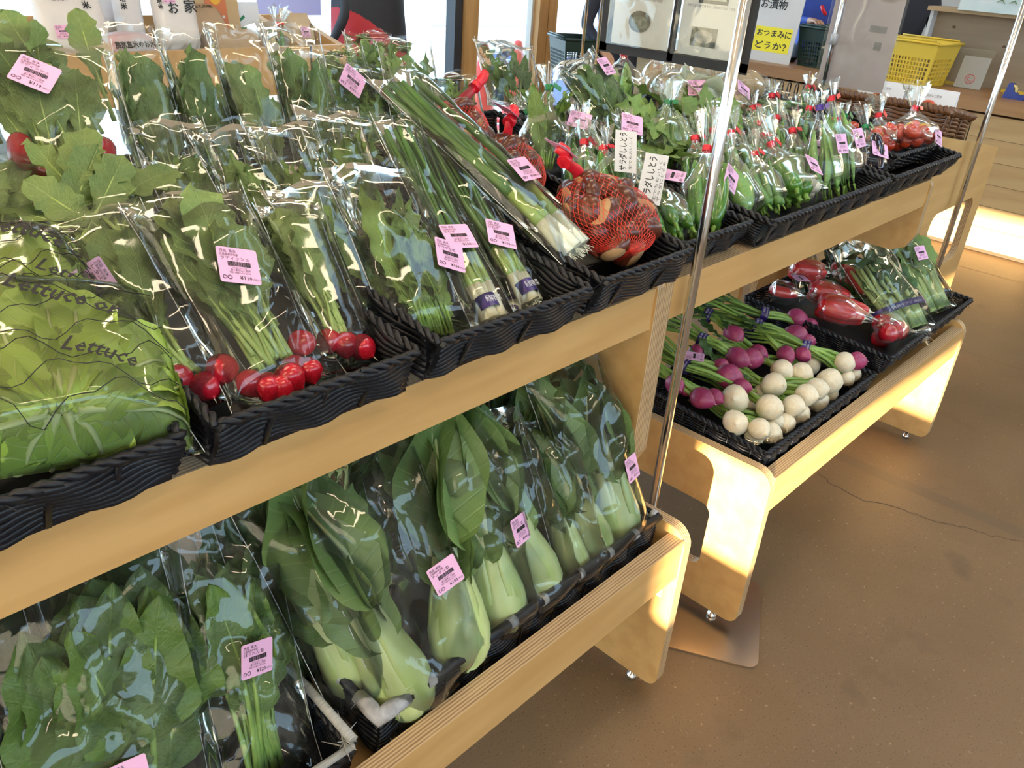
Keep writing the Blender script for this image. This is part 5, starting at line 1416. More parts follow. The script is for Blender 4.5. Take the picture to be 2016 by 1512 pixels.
# black hanging folder with two pockets
t = thing('hanging_folder', 'black bordered hanging folder with two recipe sheets in clear pockets', 'sign', loc=(2.0, 1.31, 1.25))
BLK = mat('black_cloth', (.012, .012, .015), .7)
mb = MB()
for (y0, y1, z0, z1) in ((-.24, .23, -.004, .022), (-.24, -.212, 0, .5), (.205, .23, 0, .5), (-.018, .0, 0, .5), (-.24, .23, .48, .52)):
    mb.box((0, (y0+y1)/2, (z0+z1)/2), (.006, y1-y0, z1-z0))
obj('border', mb, BLK, t)
PHOTO = mat('printed_photo', (.03, .035, .03), .5, (.16, .17, .15), 40)
for i, (yc, nm) in enumerate(((.1025, '甘長'), (-.115, 'はやとうり'))):
    mb = MB(); pts = []
    for a in range(9):
        for b in range(9):
            yy = yc+(.095-.19*b/8); zz = .02+.47*a/8; pts.append((.004+.006*math.sin(b*.8+i)*(1-a/8), yy, zz))
    mb.grid(pts, 9, 9, 0); sh = obj('recipe_sheet', mb, WHITEP, t)
    f = lambda x, y, z: (-.004-.0006, yc-x, .02+y)
    mb = MB()
    mb.box((-.004, yc+.0, .165), (.0004, .085, .034), 0); nc = obj('name_card', mb, INK, sh); mb = MB(); mb.box((-.0046, yc+.0, .167), (.0004, .074, .022), 0); obj('name_field', mb, WHITEP, sh)
    mb = MB()
    add_text(mb, nm, -.034, .140, .016, 0, mapf=lambda x, y, z: (-.0052, yc-x, .02+y), bold=.0003, fit=.062 if len(nm) > 3 else .04)
    for k in range(4): add_text(mb, '材料を切り鍋で煮ます。調味料を加えて完成', -.075, .125-.0+.055+k*.018 if k else .118, .0075, 2, mapf=lambda x, y, z: (-.0036, yc-x, .02+y), fit=.14)
    obj('printed_text', mb, [INK, WHITEP, GREYINK], sh)
    mb = MB()
    if i == 0:
        mb.prism([(.036*math.cos(2*PI*k/20), .027*math.sin(2*PI*k/20)) for k in range(20)], lambda a, b, q: (q, yc-a, .085+b), -.0046, -.004)
    else: mb.prism([(-.038, -.022), (.038, -.022), (.038, .024), (-.038, .024)], lambda a, b, q: (q, yc-a+.012, .068+b), -.0046, -.004)
    ph = obj('printed_photo', mb, PHOTO, sh)
    mb = MB(); mb.prism([(.028*math.cos(2*PI*k/20), .016*math.sin(2*PI*k/20)) for k in range(20)], lambda a, b, q: (q, yc-a+(.012 if i else 0), (.070 if i else .083)+b), -.0052, -.0048)
    obj('printed_dish', mb, mat('printed_dish%d' % i, (.30, .33, .30) if i == 0 else (.45, .45, .47), .5, (.10, .12, .10) if i == 0 else (.25, .25, .27), 90), ph)
    mb = MB(); mb.box((-.009, yc, .25), (.0008, .205, .46)); obj('film_pocket', mb, FILM, t)
for y in (1.565, 1.595):
    pole('thin chrome upright of the hanging folder frame', 2.02 if y < 1.58 else 1.99, y, 1.06, 1.95, .0045)['group'] = 'paired thin uprights beside the hanging folder'

# ---------------------------------------------------------------- counter and what stands on it
CTOP = mat('counter_edge_wood', (.30, .155, .065), .4, (.36, .20, .09), 3, (9, .8, 9))
CPL = mat('counter_plank', (.46, .30, .135), .5, (.54, .37, .18), 2.5, (9, .7, 9), rnd=.06)
t = thing('counter', 'long wooden till counter with plank front and thick brown top', 'counter', loc=(5.62, 1.4, 0))
for k in range(6):
    for j in range(3):
        mb = MB(); mb.box((0, 0, 0), (.02, 1.79, .1265)); obj('plank', mb, CPL, t, loc=(.012, -2.2+1.8*j+.6*(k % 2)*0, .085+.1285*k))
mb = MB(); mb.box((.33, 0, .40), (.60, 5.4, .78)); obj('body', mb, CPL, t)
mb = MB(); mb.box((.335, 0, .843), (.72, 5.4, .075)); obj('counter_top', mb, CTOP, t)
mb = MB(); mb.box((.02, 0, .012), (.02, 5.4, .024)); obj('kick_strip', mb, DARKJ, t)
CT = .881
# shelf unit on the counter
PLYW = mat('knotty_plywood', (.27, .21, .155), .6, (.33, .265, .20), 2.2, (1, .7, 6))
t = thing('shelf_unit', 'knotty plywood shelf unit standing on the back of the counter', 'shelf', loc=(6.20, .85, CT))
mb = MB(); mb.box((.0, 0, .21), (.02, 2.35, .42)); bp = obj('back_panel', mb, PLYW, t)
mb = MB(); mb.box((.03, 0, .43), (.36, 2.40, .024)); obj('shelf_board', mb, mat('shelf_edge', (.36, .26, .15), .5), t)
mb = MB(); mb.box((-.02, 1.185, .21), (.14, .02, .42)); obj('side_panel', mb, WHITEP, t)
KNOT = mat('wood_knot', (.10, .055, .03), .6)
for (y, z) in ((1.05, .33), (.72, .25), (.35, .36), (.1, .14), (.86, .10)):
    mb = MB(); mb.prism([(.012*math.cos(2*PI*k/10), .009*math.sin(2*PI*k/10)) for k in range(10)], lambda a, b, q: (q, y+a, z+b), -.0108, -.0103); obj('knot', mb, KNOT, bp)
# printed blue bag and clear bags on the upper shelf
t = thing('printed_bag', 'pale blue printed shopping bag hanging over the shelf edge', 'bag', loc=(6.04, 1.55, 1.3245))
mb = MB(); mb.box((0, 0, .07), (.03, .62, .15), taper=.97); obj('bag_body', mb, mat('pale_blue_film', (.45, .62, .70), .35, (.62, .72, .78), 5), t)
mb = MB()
for q in (-.1, -.02, .05): mb.tube([(-.017, q, .05), (-.017, q+.02, .07), (-.017, q+.05, .055)], [.004, .012, .003], 6, flat=.2)
obj('printed_leaf', mb, mat('print_green', (.08, .20, .06), .5), t)
for i, y in enumerate((.95, .72)):
    tied_bag('shelf_bag', 'clear bag of greens on the upper shelf behind the till', (6.05, y, 1.345), 85, 0, .16, .26, 250+i, 'bean', 7, .15, None, neck=.9, psi=-90, group='clear bags on the upper shelf')
def shop_basket(label, x, y, rot, m, W=.42, D=.29, H=.25, rows=6, cols=17):
    """open shopping basket with slotted walls; rim, handles"""
    t = thing('shopping_basket', label, 'basket', loc=(x, y, CT), rot=(0, 0, rad(rot)))
    b0 = (W/2*.84, D/2*.82); b1 = (W/2, D/2)
    cs0 = [(-b0[0], -b0[1]), (b0[0], -b0[1]), (b0[0], b0[1]), (-b0[0], b0[1])]; cs1 = [(-b1[0], -b1[1]), (b1[0], -b1[1]), (b1[0], b1[1]), (-b1[0], b1[1])]
    for i in range(4):
        j = (i+1) % 4; mb = MB()
        A0, B0, A1, B1 = Vector((*cs0[i], 0)), Vector((*cs0[j], 0)), Vector((*cs1[i], H)), Vector((*cs1[j], H))
        n = (B0-A0).cross(A1-A0).normalized()*.0018
        def P(u, v): return (A0.lerp(B0, u)).lerp(A1.lerp(B1, u), v)
        long = i % 2 == 0; nc = cols if long else int(cols*.65)
        def quad(u0, u1, v0, v1):
            b = len(mb.v)
            for s in (1, -1):
                for (u, v) in ((u0, v0), (u1, v0), (u1, v1), (u0, v1)): mb.v.append(tuple(P(u, v)+n*s))
            for q in ((0, 1, 2, 3), (7, 6, 5, 4), (0, 4, 5, 1), (1, 5, 6, 2), (2, 6, 7, 3), (3, 7, 4, 0)): mb.face([b+z for z in q])
        vs = [0, .05] + [.05+.62*(k+1)/rows for k in range(rows)] + [1.0]
        quad(0, 1, 0, .05); quad(0, 1, .67, 1.0)
        for k in range(rows):
            v0 = .05+.62*k/rows; v1 = .05+.62*(k+1)/rows
            quad(0, 1, v1-.028, v1)
            quad(0, .05, v0, v1-.028); quad(.95, 1, v0, v1-.028)
            for c_ in range(1, nc):
                u = .05+.9*c_/nc; quad(u-.011, u+.011, v0, v1-.028)
        obj('slotted_wall', mb, m, t)
    mb = MB(); mb.box((0, 0, .003), (W*.83, D*.81, .006)); obj('base', mb, m, t)
    mb = MB(); loop = [(-b1[0]-.008, -b1[1]-.008, H), (b1[0]+.008, -b1[1]-.008, H), (b1[0]+.008, b1[1]+.008, H), (-b1[0]-.008, b1[1]+.008, H)]
    for i in range(4):
        A, B = Vector(loop[i]), Vector(loop[(i+1) % 4]); mb.tube([A, B], .009, 6)
    obj('rim', mb, m, t)
    for s in (-1, 1):
        mb = MB(); mb.tube([(-b1[0]*.9, s*(b1[1]+.004), H+.014), (b1[0]*.9, s*(b1[1]+.004), H+.014)], .006, 6); obj('handle', mb, m, t)
    return t
YEL = mat('yellow_plastic', (.72, .52, .05), .4); GRN = mat('dark_green_plastic', (.004, .022, .014), .45)
t = shop_basket('yellow slotted shopping basket standing on the counter', 5.84, 1.98, 82, YEL)
mb = MB()
for (a, b) in ((0, 0), (.026, 0), (0, -.02), (.026, -.02)): mb.box((a, 0, b), (.02, .0008, .014 if b == 0 else .006), rot=None)
obj('printed_mark', mb, mat('mark_green', (.07, .12, .04), .5), t, loc=(-.19, .02, .185), rot=(rad(10), 0, rad(-90)))
shop_basket('dark green shopping basket on the counter behind the sign', 5.92, 2.56, 80, GRN, .40, .27, .25)
for (y, a) in ((1.72, 4), (1.38, -3)):
    mb = MB(); mb.box((0, 0, .006), (.05, .20, .012)); mb.box((-.02, 0, .014), (.01, .20, .008)); tag(obj('counter_strip', mb, YEL, loc=(6.10, y, CT), rot=(0, 0, rad(a))), 'yellow plastic strip lying on the counter by the shelf unit', 'strip', 'yellow strips on the counter')
# clear envelope with a red round stamp
t = thing('plastic_envelope', 'clear plastic envelope with a white sheet and round red stamp leaning on the shelf unit', 'envelope', loc=(5.95, 1.66, CT), rot=(0, rad(16), 0))
mb = MB(); mb.box((0, 0, .12), (.002, .20, .24)); obj('film_sleeve', mb, FILM2, t)
mb = MB(); mb.box((.004, -.01, .10), (.001, .16, .19)); sh = obj('sheet', mb, mat('grey_sheet', (.48, .47, .52), .5), t)
mb = MB(); mb.tube([(.0028, .03+.027*math.cos(a)-.04, .06+.027*math.sin(a)) for a in np.linspace(0, 2*PI, 25)[:-1]], .003, 5, closed=True)
mb.tube([(.0028, .03+.012*math.cos(a)-.04, .06+.012*math.sin(a)) for a in np.linspace(-2.6, 1.2, 12)], .0025, 5)
obj('stamp', mb, mat('stamp_red', (.62, .12, .16), .6), sh)
# blue tape dispenser, black trays
t = thing('tape_dispenser', 'small blue tape dispenser on the counter at the end of the shelf unit', 'dispenser', loc=(5.80, 1.33, CT))
mb = MB(); mb.prism([(-.06, 0), (.06, 0), (.055, .03), (.02, .025), (-.01, .05), (-.02, .085), (-.045, .085), (-.055, .03)], lambda a, b, q: (q, -a, b), -.025, .025); obj('body', mb, mat('blue_plastic', (.02, .05, .30), .35), t)
mb = MB(); mb.tube([(-.012, .02+.022*math.cos(a), .05+.022*math.sin(a)) for a in np.linspace(0, 2*PI, 17)[:-1]], .009, 6, closed=True); obj('tape_roll', mb, mat('tape_yellow', (.7, .6, .25), .4), t)
for (x, y, lb) in ((5.86, 1.12, 'black coin tray on the counter beside the blue dispenser'), (5.93, 2.98, 'black shallow tray on the counter under the white sign')):
    mb = MB(); mb.prism(rrect(-.13, -.09, .13, .09, .02, 4), lambda a, b, q: (b, a, q), 0, .006); mb2 = mb
    pl = rrect(-.13, -.09, .13, .09, .02, 4); n = len(pl); b = len(mb.v)
    for (a, c_) in pl: mb.v.append((c_*1.0, a*1.0, 0)); mb.v.append((c_*1.15, a*1.12, .03))
    for i in range(n): j = (i+1) % n; mb.face((b+2*i, b+2*j, b+2*j+1, b+2*i+1)); mb.face((b+2*i+1, b+2*j+1, b+2*j, b+2*i))
    tag(obj('coin_tray', mb, BLK, loc=(x, y, CT)), lb, 'tray')
# white sign with the yellow panel
t = thing('counter_sign', 'white sign with black lettering and a yellow panel standing on the counter', 'sign', loc=(5.74, 2.93, CT), rot=(0, rad(6), 0))
mb = MB(); mb.box((0, 0, .26), (.008, .34, .52)); sb_ = obj('board', mb, WHITEP, t)
mb = MB(); mb.box((-.0046, .0, .145), (.0008, .28, .16)); yp = obj('yellow_panel', mb, mat('yellow_print', (.85, .75, .02), .5), sb_)
mb = MB(); mf = lambda x, y, z: (-.0056, -x, y)
add_text(mb, 'おつまみに', -.13, .165, .052, 0, mapf=mf, fit=.26, bold=.001); add_text(mb, 'どうか？', -.13, .085, .055, 0, mapf=mf, fit=.24, bold=.001); obj('lettering', mb, INK, yp)
mb = MB(); add_text(mb, '新米・店の', -.15, .43, .065, 0, mapf=mf, fit=.30, bold=.0012); add_text(mb, 'お漬物', -.15, .345, .065, 0, mapf=mf, fit=.20, bold=.0012); obj('lettering', mb, INK, sb_)
# blue crate behind
mb = MB(); mb.box((0, 0, .11), (.3, .34, .22), taper=1.05); mb.box((0, 0, .228), (.35, .39, .016)); tag(obj('crate', mb, mat('crate_blue', (.01, .04, .20), .4), loc=(6.12, 3.22, CT)), 'dark blue crate on the counter beside the green basket', 'crate')

# ---------------------------------------------------------------- end stand top: brown wicker, paper bags, wire racks
WICK = mat('brown_wicker', (.11, .040, .014), .4, (.17, .07, .025), 30)
basket(0, .30, 0, 0, 0, .50, .078, 'long brown wicker basket on the crosswise end stand', k=6, r=.0065, lam=.11, lean=.004, bmat=WICK, rimr=.014, name='wicker_basket')
wb = [o for o in COL.objects if o.get('label', '').startswith('long brown wicker')][0]; wb.location = (3.13, .905, 1.018); wb.rotation_euler = (0, rad(8.8), 0)
PAPER = mat('white_paper_bag', (.74, .74, .77), .7)
def paper_bag(label, x, y, z, rot, tilt, W=.20, H=.13, ring=True):
    t = thing('paper_bag', label, 'paper bag', loc=(x, y, z), rot=(0, rad(tilt), rad(rot)))
    mb = MB(); D = .035
    mb.prism([(-D/2, 0), (D/2, 0), (D/2*.9, H*.6), (.003, H), (-.003, H), (-D/2*.9, H*.6)], lambda a, b, q: (a, q, b), -W/2, W/2); obj('bag_body', mb, PAPER, t)
    if ring:
        mb = MB(); mb.tube([(-D/2-.001, .018*math.cos(a), H*.56+.013*math.sin(a)) for a in np.linspace(0, 2*PI, 21)[:-1]], .007, 5, closed=True)
        obj('printed_ring', mb, mat('print_orange', (.62, .11, .05), .6), t)
        mb = MB(); add_text(mb, '道の駅びんご府中', -.035, H*.78, .011, 0, mapf=lambda a, b, q: (-D/2*.9-.001, -a, b), fit=.07); obj('lettering', mb, INK, t)
    return t
paper_bag('white paper bag with an orange ring standing in the wicker basket, beside the thin rod', 3.25, 1.185, 1.012, 0, 8, .17, .135)
paper_bag('white paper bag with an orange ring at the chrome pole end of the wicker basket', 3.25, 1.005, 1.012, 0, 8, .17, .135)
paper_bag('plain white paper bag tucked behind the ringed one', 3.33, 1.0, 1.002, 0, 8, .10, .10, ring=False)
mb = MB(); mb.box((0, 0, .05), (.008, .30, .10)); tag(obj('grey_tray', mb, mat('grey_tray', (.25, .25, .27), .5), loc=(3.52, 1.12, .925)), 'grey tray edge behind the white paper bags', 'tray')
def wire_rack(label, x, y, z, rot, n=8, w=.16, h=.10):
    t = thing('wire_rack', label, 'rack', loc=(x, y, z), rot=(0, 0, rad(rot))); WIRE = mat('black_wire', (.02, .02, .02), .4)
    for i in range(n):
        q = -w/2+w*i/(n-1); mb = MB(); mb.tube([(0, q, 0), (0, q, h), (.012, q, h+.008), (.03, q, h), (.03, q, 0)], .0022, 5, caps=True); obj('wire_hoop', mb, WIRE, t)
    mb = MB(); mb.tube([(0, -w/2, .02), (0, w/2, .02)], .0026, 5); mb.tube([(0, -w/2, h*.6), (0, w/2, h*.6)], .0026, 5); mb.tube([(.03, -w/2, .0), (.03, w/2, .0)], .0026, 5); obj('cross_wire', mb, WIRE, t)
wire_rack('black wire rack standing between the potatoes and the wicker basket', 2.63, 1.20, 1.055, 8, 9, .20, .105)
wire_rack('black wire rack on the end stand beside the chrome pole', 3.60, 1.0, .905, 0, 10, .10, .115)

# ---------------------------------------------------------------- rice table by the window
t = thing('rice_table', 'slanted wooden display table of rice bags by the window', 'table', loc=(1.7, 3.4, 0))
TW = mat('table_wood', (.50, .29, .11), .5, (.58, .36, .16), 2, (1, 6, 6))
mb = MB(); mb.box((.0, 0, .93), (1.15, .03, .20)); obj('front_board', mb, TW, t)
mb = MB(); mb.box((.665, 0, .93), (.20, .03, .20)); obj('front_board', mb, TW, t)
mb = MB(); mb.box((.10, .26, .94), (1.34, .50, .02), rot=Matrix.Rotation(rad(9), 3, 'X')); obj('shelf_board', mb, TW, t)
for x in (-.56, .565, .76):
    mb = MB(); mb.box((x, .26, 1.02), (.035, .52, .12), rot=Matrix.Rotation(rad(13), 3, 'X')); obj('divider', mb, TW, t)
mb = MB(); mb.box((.10, .50, 1.03), (1.34, .03, .16)); obj('back_board', mb, TW, t)
for x in (-.5, .72):
    for y in (.05, .46):
        mb = MB(); mb.box((x, y, .44), (.06, .06, .88)); obj('leg', mb, TW, t)
def rice_bag(label, x, y, z, W, H, D, m, tilt=-18, rot=0, texts=(), window=None, price=None, neckw=1.0):
    t = thing('rice_bag', label, 'rice bag', loc=(x, y, z), rot=(rad(tilt), 0, rad(rot))); mb = MB(); nu, nv = 24, 14; pts = []
    def S(v): return min(1, (v/.12)**.5)*(1-.9*sstep(.55, 1, v))
    for j in range(nv):
        v = j/(nv-1)
        for i in range(nu):
            a = 2*PI*i/nu; ca, sa = math.cos(a), math.sin(a)
            ex = math.copysign(abs(ca)**.45, ca); ey = math.copysign(abs(sa)**.6, sa)
            pts.append((ex*W/2*(1-.06*v+.02*math.sin(7*v+i)), ey*D/2*S(v)+.002*math.sin(i*3+j*2), v*H))
    mb.grid(pts, nu, nv, 0, closed_u=True); b = len(mb.v); mb.v.append((0, 0, 0))
    for i in range(nu): mb.face((b, (i+1) % nu, i), 0)
    obj('bag_body', mb, m, t)
    fr = lambda a, c, q: (a, -D/2*S(max(0, min(1, c/H)))*1.02-.0025, c)
    if texts:
        mb = MB()
        for (s, a, c, sz, fit, vert) in texts:
            if vert:
                for k, ch in enumerate(s): add_text(mb, ch, a, c-k*sz*1.05, sz, 0, mapf=fr, bold=.0008)
            else: add_text(mb, s, a, c, sz, 0, mapf=fr, fit=fit, bold=.0006)
        obj('printed_text', mb, INK, t)['kind'] = 'stuff'
    if window:
        mb = MB(); wx, wz, wr = window; mb.prism([(wx+wr*math.cos(2*PI*k/18), wz+wr*1.3*math.sin(2*PI*k/18)) for k in range(18)], lambda a, c, q: (a, -D/2*S(c/H)*1.02-q, c), .001, .004); obj('rice_window', mb, mat('rice_grain', (.55, .44, .28), .6, (.66, .56, .40), 250), t)
    if price:
        o = price_label(t, '新米', '1500', price[0], -D/2*S(price[1]/H)*1.02-.005, price[1], 0); o.rotation_euler = (PI/2, 0, 0)
    return t
RW = mat('white_rice_bag', (.66, .64, .66), .6, (.72, .70, .72), 6); RB = mat('brown_kraft_bag', (.40, .28, .18), .7, (.46, .33, .22), 5); RP = mat('pink_print_bag', (.62, .28, .30), .5, (.55, .62, .72), 5)
rice_bag('white rice bag with a black drawing and an oval window showing the grain', 1.31, 3.50, 1.0, .25, .27, .10, RW, texts=(('お米', .04, .20, .03, None, True), ('農家', -.06, .20, .028, None, False)), window=(.015, .09, .028), price=(-.06, .085))
rice_bag('clear and pink rice bag lying flat in front of the tall rice bags', 1.50, 3.455, .998, .20, .13, .10, RP, -50, texts=(('農家直米のお米', -.08, .012, .028, .16, False),))
rice_bag('plump white rice bag with blue lettering leaning at the back', 1.53, 3.72, 1.06, .24, .24, .12, RW, -35, texts=(('特別栽培米', -.10, .18, .022, None, True),))
rice_bag('narrow white rice bag standing between the plump bag and the farmer bag', 1.572, 3.62, 1.03, .10, .30, .09, RW, -6, texts=(('特別栽培米', -.045, .24, .026, None, True),))
rice_bag('white rice bag with large brushed black characters', 1.73, 3.53, 1.01, .17, .31, .10, RW, -10, texts=(('農', .0, .215, .062, None, True), ('家', .02, .145, .055, None, True), ('お', -.05, .14, .05, None, True), ('特別栽培米', -.088, .24, .02, None, True)), price=(-.035, .20))
rice_bag('brown kraft rice bag lying on its side with blue lettering', 1.90, 3.60, 1.02, .22, .22, .12, RB, -40, rot=8, texts=(('ふるさとの米', -.08, .14, .03, .15, False),))
mb = MB(); mb.prism(rrect(-.10, 0, .10, .085, .008, 3), lambda a, b, q: (a, q, b), -.06, .06); tag(obj('kraft_parcel', mb, RB, loc=(1.955, 3.505, 1.0), rot=(rad(-14), 0, rad(8))), 'folded brown kraft parcel beside the brown rice bag', 'parcel')
rice_bag('small beige rice bag with a white label beside the red jacket', 2.365, 3.60, .995, .13, .15, .10, mat('beige_bag', (.52, .40, .26), .6, (.58, .46, .32), 8), -14, texts=(('米', .03, .08, .02, None, False),), price=(0, .06))
tied_bag('dark_greens_bag', 'red-tied bag of dark greens beside the green lettered card', (2.16, 3.50, 1.0), 50, 10, .17, .22, 260, 'pepper', 6, .10, 'red', neck=.62)
t = thing('kraft_sign', 'brown kraft sign with an orange drawing standing behind the rice bags', 'sign', loc=(1.98, 3.70, 1.06), rot=(rad(-8), 0, 0))
mb = MB(); mb.box((0, 0, .13), (.26, .012, .30)); sb_ = obj('board', mb, mat('kraft_board', (.50, .36, .20), .6), t)
mb = MB(); mb.box((.02, -.008, .09), (.10, .002, .18)); pn = obj('orange_panel', mb, mat('print_terracotta', (.55, .17, .07), .6), sb_)
mb = MB(); mb.prism([(.02+.028*math.cos(2*PI*k/16), .14+.03*math.sin(2*PI*k/16)) for k in range(16)], lambda a, b, q: (a, -q, b), .0095, .0105); obj('yellow_drop', mb, mat('print_yellow', (.75, .42, .04), .6), pn)
mb = MB()
for (a, b) in ((-.01, .05), (.03, .045), (.05, .06), (.0, .03), (.04, .025)): mb.box((a, -.0098, b), (.012, .0012, .012))
obj('white_speck', mb, WHITEP, pn)
mb = MB(); add_text(mb, '好き進んでいます♪', -.09, .215, .026, 0, mapf=lambda x, y, z: (x, -.0072, y), fit=.19); obj('lettering', mb, INK, sb_)
t = thing('lettered_card', 'white card with big green characters leaning on the table back', 'card', loc=(2.115, 3.72, 1.02), rot=(rad(-6), 0, 0))
mb = MB(); mb.box((0, 0, .08), (.22, .006, .16)); cb = obj('card', mb, WHITEP, t)
mb = MB(); add_text(mb, 'にと', -.10, .045, .085, 0, mapf=lambda x, y, z: (x, -.0045, y), fit=.13, bold=.003); obj('lettering', mb, mat('print_forest', (.02, .22, .10), .6), cb)
t = thing('window_notice', 'pale notice with violet lettering about the new rice taped to the window', 'notice', loc=(2.85, 4.44, 1.05))
mb = MB(); mb.box((0, 0, .25), (.42, .002, .50)); nb_ = obj('sheet', mb, mat('pale_violet_paper', (.62, .60, .74), .6, trans=.5), t)
mb = MB(); fm_ = lambda x, y, z: (x, -.0018, y)
add_text(mb, '今年の新米が', -.17, .26, .065, 0, mapf=fm_, fit=.32); add_text(mb, '出来上がりました', -.17, .135, .06, 0, mapf=fm_, fit=.34); obj('lettering', mb, PURPLEINK, nb_)

# ---------------------------------------------------------------- outside: traffic cones
CONE = mat('cone_red', (.75, .03, .04), .5)
for (x, y) in ((5.55, 5.56), (6.13, 5.69)):
    t = thing('traffic_cone', 'red traffic cone standing on the paving outside the window', 'cone', loc=(x, y, -.05), group='traffic cones outside')
    mb = MB(); mb.lathe([(.15, .03), (.13, .05), (.045, .70), (.035, .735), (.01, .745)], 20); obj('cone_body', mb, CONE, t)
    mb = MB(); mb.box((0, 0, .015), (.38, .38, .03)); obj('base', mb, CONE, t)

# ---------------------------------------------------------------- people
SKIN = mat('skin', (.55, .31, .20), .5, (.60, .35, .24), 20)
HAIR = mat('dark_hair', (.02, .016, .014), .6)
def person(label, loc, rot, J, cloth, fingers=True, height=1.0):
    """J: joint positions (metres, own frame, z up, facing +y). One skinned body; material by nearest limb"""
    names = list(J.keys()); V = [Vector(J[k]) for k in names]; ix = {k: i for i, k in enumerate(names)}
    E = [('pelvis', 'spine'), ('spine', 'chest'), ('chest', 'neck'), ('neck', 'head'), ('head', 'crown')]
    for s in 'LR':
        E += [('chest', 'sh'+s), ('sh'+s, 'el'+s), ('el'+s, 'wr'+s), ('pelvis', 'hip'+s), ('hip'+s, 'kn'+s), ('kn'+s, 'an'+s), ('an'+s, 'toe'+s)]
    rd = dict(pelvis=(.15, .115), spine=(.14, .11), chest=(.165, .115), neck=(.055, .055), head=(.075, .085), crown=(.06, .07))
    R_ = {}
    for k in names: R_[k] = rd.get(k, {'sh': (.065, .065), 'el': (.046, .046), 'wr': (.030, .026), 'hip': (.09, .095), 'kn': (.062, .065), 'an': (.042, .045), 'toe': (.038, .03)}.get(k[:-1], (.05, .05)))
    verts = [tuple(v) for v in V]; edges = [(ix[a], ix[b]) for a, b in E]; radii = [R_[k] for k in names]; reg = list(names)
    for s in 'LR':
        w = V[ix['wr'+s]]; d = (w-V[ix['el'+s]]).normalized(); side = d.cross(Vector((0, 0, 1)) if abs(d.z) < .8 else Vector((0, 1, 0))).normalized(); nrm = side.cross(d)
        palm = w+d*.05; pi_ = len(verts); verts.append(tuple(palm)); radii.append((.036, .018)); edges.append((ix['wr'+s], pi_)); reg.append('hand'+s)
        kn = w+d*.085; ki = len(verts); verts.append(tuple(kn)); radii.append((.036, .014)); edges.append((pi_, ki)); reg.append('hand'+s)
        for q, (off, ln) in enumerate(((-.030, .065), (-.010, .075), (.010, .070), (.028, .055))):
            a = kn+side*off; b1 = a+d*ln*.45-nrm*.008; b2 = b1+d*ln*.35-nrm*.022; b3 = b2+d*ln*.15-nrm*.022
            prev = ki
            for p, rr in ((a+d*.008, .0095), (b1, .0088), (b2, .008), (b3, .007)):
                verts.append(tuple(p)); radii.append((rr, rr)); reg.append('hand'+s); edges.append((prev, len(verts)-1)); prev = len(verts)-1
        prev = pi_
        for p, rr in ((w+d*.045-side*.040, .011), (w+d*.075-side*.052-nrm*.012, .0095), (w+d*.10-side*.046-nrm*.025, .0085)):
            verts.append(tuple(p)); radii.append((rr, rr)); reg.append('hand'+s); edges.append((prev, len(verts)-1)); prev = len(verts)-1
    me = bpy.data.meshes.new('tmp'); me.from_pydata(verts, edges, []); o = bpy.data.objects.new('tmp', me); TMP.collection.objects.link(o)
    sk = o.modifiers.new('skin', 'SKIN'); 
    lay = me.skin_vertices[0].data
    for i, rr in enumerate(radii): lay[i].radius = rr; lay[i].use_root = (i == ix['pelvis'])
    sb = o.modifiers.new('sub', 'SUBSURF'); sb.levels = 2; sb.render_levels = 2
    dg = tmp_depsgraph(); em = bpy.data.meshes.new_from_object(o.evaluated_get(dg)); bpy.data.objects.remove(o)
    mats = []; mi = {}
    def slot(m):
        if m.name not in mi: mi[m.name] = len(mats); mats.append(m); em.materials.append(m)
        return mi[m.name]
    em.materials.clear()
    A_ = np.array([verts[a] for a, b in edges]); B_ = np.array([verts[b] for a, b in edges])
    keys = [reg[b] if reg[b][:4] == 'hand' else (reg[a], reg[b]) for a, b in edges]
    cen = np.empty(len(em.polygons)*3); em.polygons.foreach_get('center', cen); cen = cen.reshape(-1, 3)
    AB = B_-A_; den = np.maximum(1e-9, (AB*AB).sum(1))
    T_ = np.clip(((cen[:, None, :]-A_[None])*AB[None]).sum(2)/den[None], 0, 1)
    D_ = np.linalg.norm(A_[None]+AB[None]*T_[..., None]-cen[:, None, :], axis=2); best = D_.argmin(1)
    for p, bi, c_ in zip(em.polygons, best, cen):
        p.material_index = slot(cloth(keys[bi], c_)); p.use_smooth = True
    em.name = 'body'
    t = thing('person', label, 'person', loc=loc, rot=(0, 0, rad(rot))); link('body', em, t)
    hd = V[ix['head']]
    mb = MB(); mb.lathe([(max(.004, .098*math.sin(PI*k/14)), .115*-math.cos(PI*k/14)) for k in range(4, 15)], 20, 0, lambda a, z: .04*math.sin(5*a)); obj('hair', mb, HAIR, t, loc=hd+Vector((0, -.018, .055)))
    mb = MB(); mb.tube([(0, .085, .03), (0, .105, .0), (0, .088, -.012)], [.008, .015, .008], 8)
    for s in (-1, 1): mb.tube([(s*.034, .078, .03), (s*.034, .09, .03)], .008, 8); mb.tube([(s*.088, 0, .03), (s*.094, -.01, .0)], [.018, .012], 8)
    mb.tube([(-.025, .083, -.045), (0, .092, -.047), (.025, .083, -.045)], [.004, .006, .004], 6)
    obj('face', mb, SKIN, t, loc=hd)
    return t
